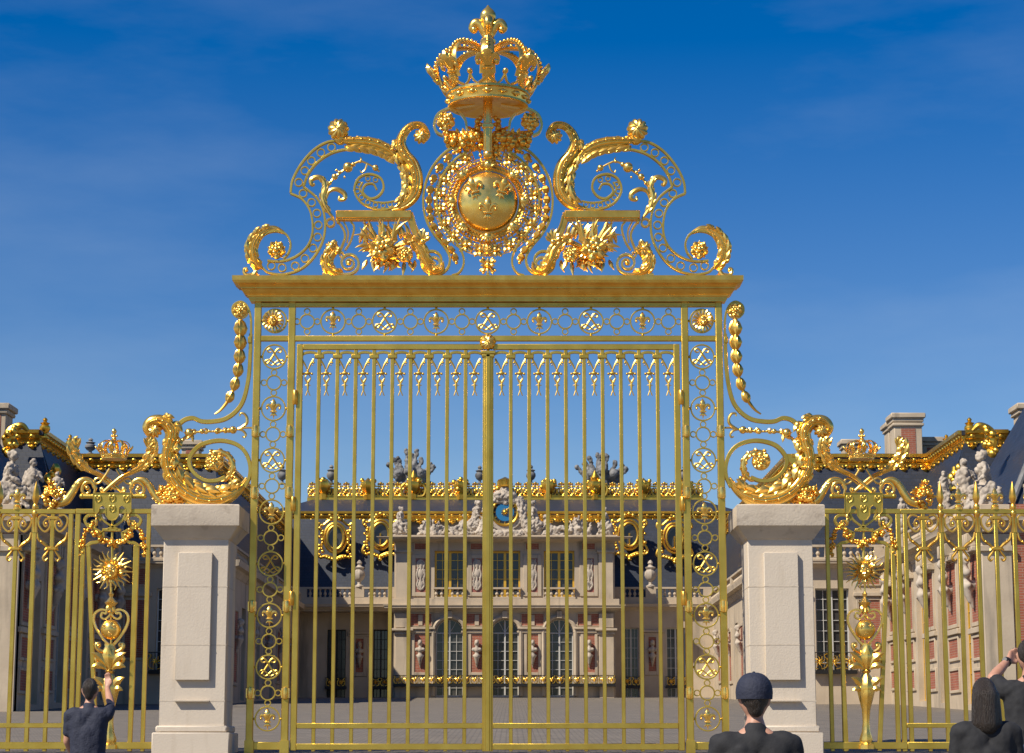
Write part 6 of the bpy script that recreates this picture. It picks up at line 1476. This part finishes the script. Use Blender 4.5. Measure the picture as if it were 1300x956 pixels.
def person(x, y, h, label, arms, tops, hair='short', hat=None, long_sleeve=False, turn=0.0, head_turn=0.0, voxel=.011):
    k = h/1.75; zg = GZ(y); ct, st = cos(turn), sin(turn)
    P = lambda a, b, c: Vector((x + (a*ct - b*st)*k, y + (a*st + b*ct)*k, zg + c*k))
    body = [(P(0, 0, .95), P(0, .0, 1.12), .125*k, .12*k), (P(-.06, 0, .93), P(.06, 0, .93), .125*k, .125*k), (P(-.04, 0, 1.12), P(-.075, .0, 1.33), .105*k, .095*k), (P(.04, 0, 1.12), P(.075, .0, 1.33), .105*k, .095*k),
            (P(-.14, -.01, 1.39), P(.14, -.01, 1.39), .065*k, .065*k), (P(0, -.015, 1.38), P(0, .005, 1.50), .062*k, .054*k), (P(-.05, -.01, 1.42), P(.05, -.01, 1.42), .06*k, .06*k)]
    for s in (-1, 1):
        body += [(P(s*.095, 0, .92), P(s*.10, .015, .50), .088*k, .060*k), (P(s*.10, .0, .50), P(s*.105, -.03, .32), .056*k, .056*k), (P(s*.105, -.03, .32), P(s*.105, -.02, .09), .054*k, .038*k), (P(s*.105, -.045, .04), P(s*.12, .15, .03), .036*k, .028*k)]
    hc = P(0, .02, 1.635); f = Vector((sin(-turn-head_turn), cos(turn+head_turn), 0)); r_ = Vector((f.y, -f.x, 0))
    balls = [(tuple(hc), .092*k, (.84, 1.02, 1.2)), (tuple(hc + f*.045*k - Vector((0, 0, .055*k))), .062*k, (.9, .9, .9))]
    body += [(hc + f*.098*k + Vector((0, 0, .005)), hc + f*.115*k - Vector((0, 0, .02*k)), .010*k, .016*k), (hc + f*.085*k - Vector((0, 0, .06*k)) - r_*.02*k, hc + f*.085*k - Vector((0, 0, .06*k)) + r_*.02*k, .010*k, .010*k)]
    for s in (-1, 1):
        e = hc + r_*s*.078*k - f*.005*k - Vector((0, 0, .012*k)); body.append((e + Vector((0, 0, .022*k)), e - Vector((0, 0, .022*k)) + f*.006*k, .014*k, .010*k))
    slv = []; 
    for s, (el, wr, kn, sprd, gp) in zip((-1, 1), arms):
        sh = P(s*.185, -.005, 1.385); el = Vector(el) if not isinstance(el, tuple) else P(*el); wr = Vector(wr) if not isinstance(wr, tuple) else P(*wr); kn = Vector(kn)
        body += [(sh, el, .054*k, .041*k), (el, el.lerp(wr, .35), .041*k, .042*k), (el.lerp(wr, .35), wr, .042*k, .027*k)] + hand(wr, kn, sprd, k, gp)
        end = wr if long_sleeve else None
        slv.append((sh, el.lerp(sh, .35) if not long_sleeve else el, .068*k, .062*k if not long_sleeve else .056*k))
        if long_sleeve: slv.append((el, el.lerp(wr, .85), .055*k, .042*k))
    o = remesh('person', body, M['skin'], voxel, None, 4, balls=balls)
    tag(o, label, 'person', 'visitors in front of the gate')
    top = [(P(-.05, 0, 1.0), P(-.085, .0, 1.33), .132*k, .115*k), (P(.05, 0, 1.0), P(.085, .0, 1.33), .132*k, .115*k), (P(-.15, -.01, 1.385), P(.15, -.01, 1.385), .078*k, .078*k), (P(0, 0, .92), P(0, 0, 1.2), .14*k, .14*k), (P(0, -.012, 1.40), P(0, -.008, 1.455), .088*k, .068*k)] + slv
    remesh('shirt', top, M[tops], voxel*1.1, o, 4, rough=(.10, .010))
    tr = [(P(-.06, 0, .95), P(.06, 0, .95), .137*k, .137*k)]
    for s in (-1, 1): tr += [(P(s*.095, 0, .92), P(s*.10, .015, .50), .1*k, .075*k), (P(s*.10, .0, .50), P(s*.105, -.02, .07), .073*k, .062*k)]
    remesh('trousers', tr, M['denim'], voxel*1.3, o, 4)
    for s in (-1, 1): remesh('shoe', [(P(s*.105, -.055, .045), P(s*.12, .16, .035), .050*k, .040*k), (P(s*.105, -.05, .02), P(s*.12, .16, .02), .045*k, .04*k)], M['shoe'], .015, o, 2)
    if hair:
        hb = [(tuple(hc - f*.012*k + Vector((0, 0, .022*k))), .098*k, (.88, 1.0, 1.13))]; hcaps = [(hc - f*.05*k, hc - f*.055*k - Vector((0, 0, .06*k)), .062*k, .045*k)]
        if hair == 'long': hcaps += [(hc - f*.06*k, hc - f*.085*k - Vector((0, 0, .2*k)), .085*k, .075*k), (hc - f*.05*k - r_*.05*k, hc - f*.06*k - r_*.06*k - Vector((0, 0, .2*k)), .05*k, .05*k), (hc - f*.05*k + r_*.05*k, hc - f*.06*k + r_*.06*k - Vector((0, 0, .2*k)), .05*k, .05*k)]
        # cut the face free: hair stays behind the brow
        remesh('hair', hcaps, M['hair'], voxel, o, 2, balls=hb if hair == 'long' else [(tuple(hc - f*.02*k + Vector((0, 0, .02*k))), .094*k, (.86, .98, 1.1))])
    if hat:
        mb = MB(); cz = hc + Vector((0, 0, .03*k)); N = 24; vs = []; fs = []; rows = 9
        for j in range(rows+1):
            t = pi/2*j/rows
            for i in range(N):
                a = 2*pi*i/N; rr = (.107*cos(t)**.8 if j < rows else .004)*k*(1 - .012*(i % 4 == 0)); vs.append((cz.x + rr*sin(a)*.94, cz.y + rr*cos(a)*1.08, cz.z + .108*k*sin(t)))
        for i in range(N): vs.append((cz.x + .104*k*sin(2*pi*i/N)*.94, cz.y + .104*k*cos(2*pi*i/N)*1.08, cz.z - .035*k))
        for j in range(rows):
            for i in range(N): fs.append((j*N+i, j*N+(i+1) % N, (j+1)*N+(i+1) % N, (j+1)*N+i))
        L = (rows+1)*N
        for i in range(N): fs.append((i, L+i, L+(i+1) % N, (i+1) % N))
        fs.append(tuple(rows*N + i for i in range(N))); mb.add(vs, fs)
        cp = mb.build('cap', M[hat], o)
        mb = MB(); br = [(a*.085, .095 + .085*cos(a*1.35)*.9) for a in [-1+2*i/10 for i in range(11)]]
        pts = []
        for a, b in br: q = cz + r_*a*k + f*b*k; pts.append((q.x, q.y, cz.z - .02*k - .25*abs(a)*k*.3))
        vs = [tuple(p) for p in pts] + [tuple(cz + r_*(a*.95)*k + f*(.055 + .045*(1-(a/.085)**2))*k + Vector((0, 0, -.012*k))) for a, b in br]
        vs += [(p[0], p[1], p[2]-.006) for p in vs]; n = 11; fs = []
        for i in range(n-1): fs += [(i, i+1, n+i+1, n+i), (2*n+i, 3*n+i, 3*n+i+1, 2*n+i+1), (i, 2*n+i, 2*n+i+1, i+1), (n+i, n+i+1, 3*n+i+1, 3*n+i)]
        mb.add(vs, fs); mb.build('peak', M[hat], cp)
        mb = MB(); q = cz + Vector((0, 0, .109*k)); mb.ball(tuple(q), .008*k, 1, 1, .6); mb.build('button', M[hat], cp)
    return o, hc, P
dn = ((-.2, .02, 1.10), (-.16, .2, .98))
def at(u, v, D): return W(u, v, D)
# short person in a navy cap, close to the camera
D = 10.0; x = W(958, 880, D).x; h = W(958, 853.5, D).z - GZ(D) - .02
person(x, D, h/1.0, 'short person in a navy cap and black shirt before the right pier', [((-.24, .03, 1.12), (-.2, .24, 1.15), (.3, 1, .1), (0, 0, 1), .7), ((.24, .03, 1.12), (.2, .24, 1.15), (-.3, 1, .1), (0, 0, -1), .7)], 'black', 'short', 'navy')
# man in black holding up a camera
D = 16.0; hx = W(1306, 831, D); h = (W(1306, 812, D).z - GZ(D))
el = W(1260, 861, D+.10); wr = W(1279.5, 838.5, D+.33); kn = W(1288, 828, D+.42)
el2 = W(1352, 862, D+.1); wr2 = W(1333, 838, D+.33); kn2 = W(1318, 829, D+.42)
mo, hc, P = person(hx.x, D, h, 'man in a black T-shirt raising a small camera to his face', [(el, wr, kn-wr, (0, .3, 1), .8), (el2, wr2, kn2-wr2, (0, .3, 1), .8)], 'black', 'short', None, False, 0, 0)
mb = MB(); w0 = wr.lerp(el, .08); d = (wr-el).normalized(); mb.lathe([(.034, -.012), (.038, -.01), (.038, .01), (.034, .012)], tuple(w0), tuple(d), 16)
wt = mb.build('wristwatch', M['plastic']); tag(wt, 'dark wristwatch on the left wrist of the man with the camera', 'watch')
mb = MB(); n_ = Vector((-d.z, -.9, d.x)).normalized(); c_ = w0 + Vector((-.02, -.03, .014)); mb.lathe([(.019, 0), (.02, .004), (.017, .008)], tuple(c_), tuple(Vector((-.45, -.75, .35))), 16); mb.build('dial', M['lead'], wt)
mb = MB(); cc = W(1303, 829, D+.44); mb.bbox(cc.x-.10, cc.x+.08, cc.y-.02, cc.y+.03, cc.z-.035, cc.z+.04, .008); mb.bbox(cc.x-.03, cc.x+.03, cc.y-.015, cc.y+.025, cc.z+.04, cc.z+.062, .006); cmr = mb.build('camera_body', M['plastic'])
tag(cmr, 'small black camera held up by the man in the black T-shirt', 'camera')
mb = MB(); mb.lathe([(.034, 0), (.036, .01), (.036, .05), (.03, .055)], (cc.x, cc.y+.03, cc.z), (0, 1, 0), 20); mb.build('lens', M['plastic'], cmr)
# dark haired visitor beside him
D = 13.0; x = W(1250, 880, D).x; h = W(1250, 862.5, D).z - GZ(D)
person(x, D, h, 'visitor with long dark hair and black top beside the man with the camera', [((-.22, .02, 1.1), (-.15, .22, 1.0), (.3, 1, 0), (0, 0, 1), .6), ((.22, .02, 1.1), (.15, .22, 1.0), (-.3, 1, 0), (0, 0, -1), .6)], 'black', 'long', None, True)
# visitor on the left lifting a phone
D = 19.0; x = W(114, 880, D).x; h = W(114, 861.5, D).z - GZ(D)
wr = W(136, 873, D+.3); el = W(141, 896, D+.12)
person(x, D, h, 'dark haired visitor lifting one hand, in front of the left sun panel', [((-.22, .03, 1.12), (-.17, .2, .95), (.2, 1, -.2), (0, 0, 1), .6), (el, wr, (0, .25, 1), (-1, .2, 0), .5)], 'navy', 'short', None, False)
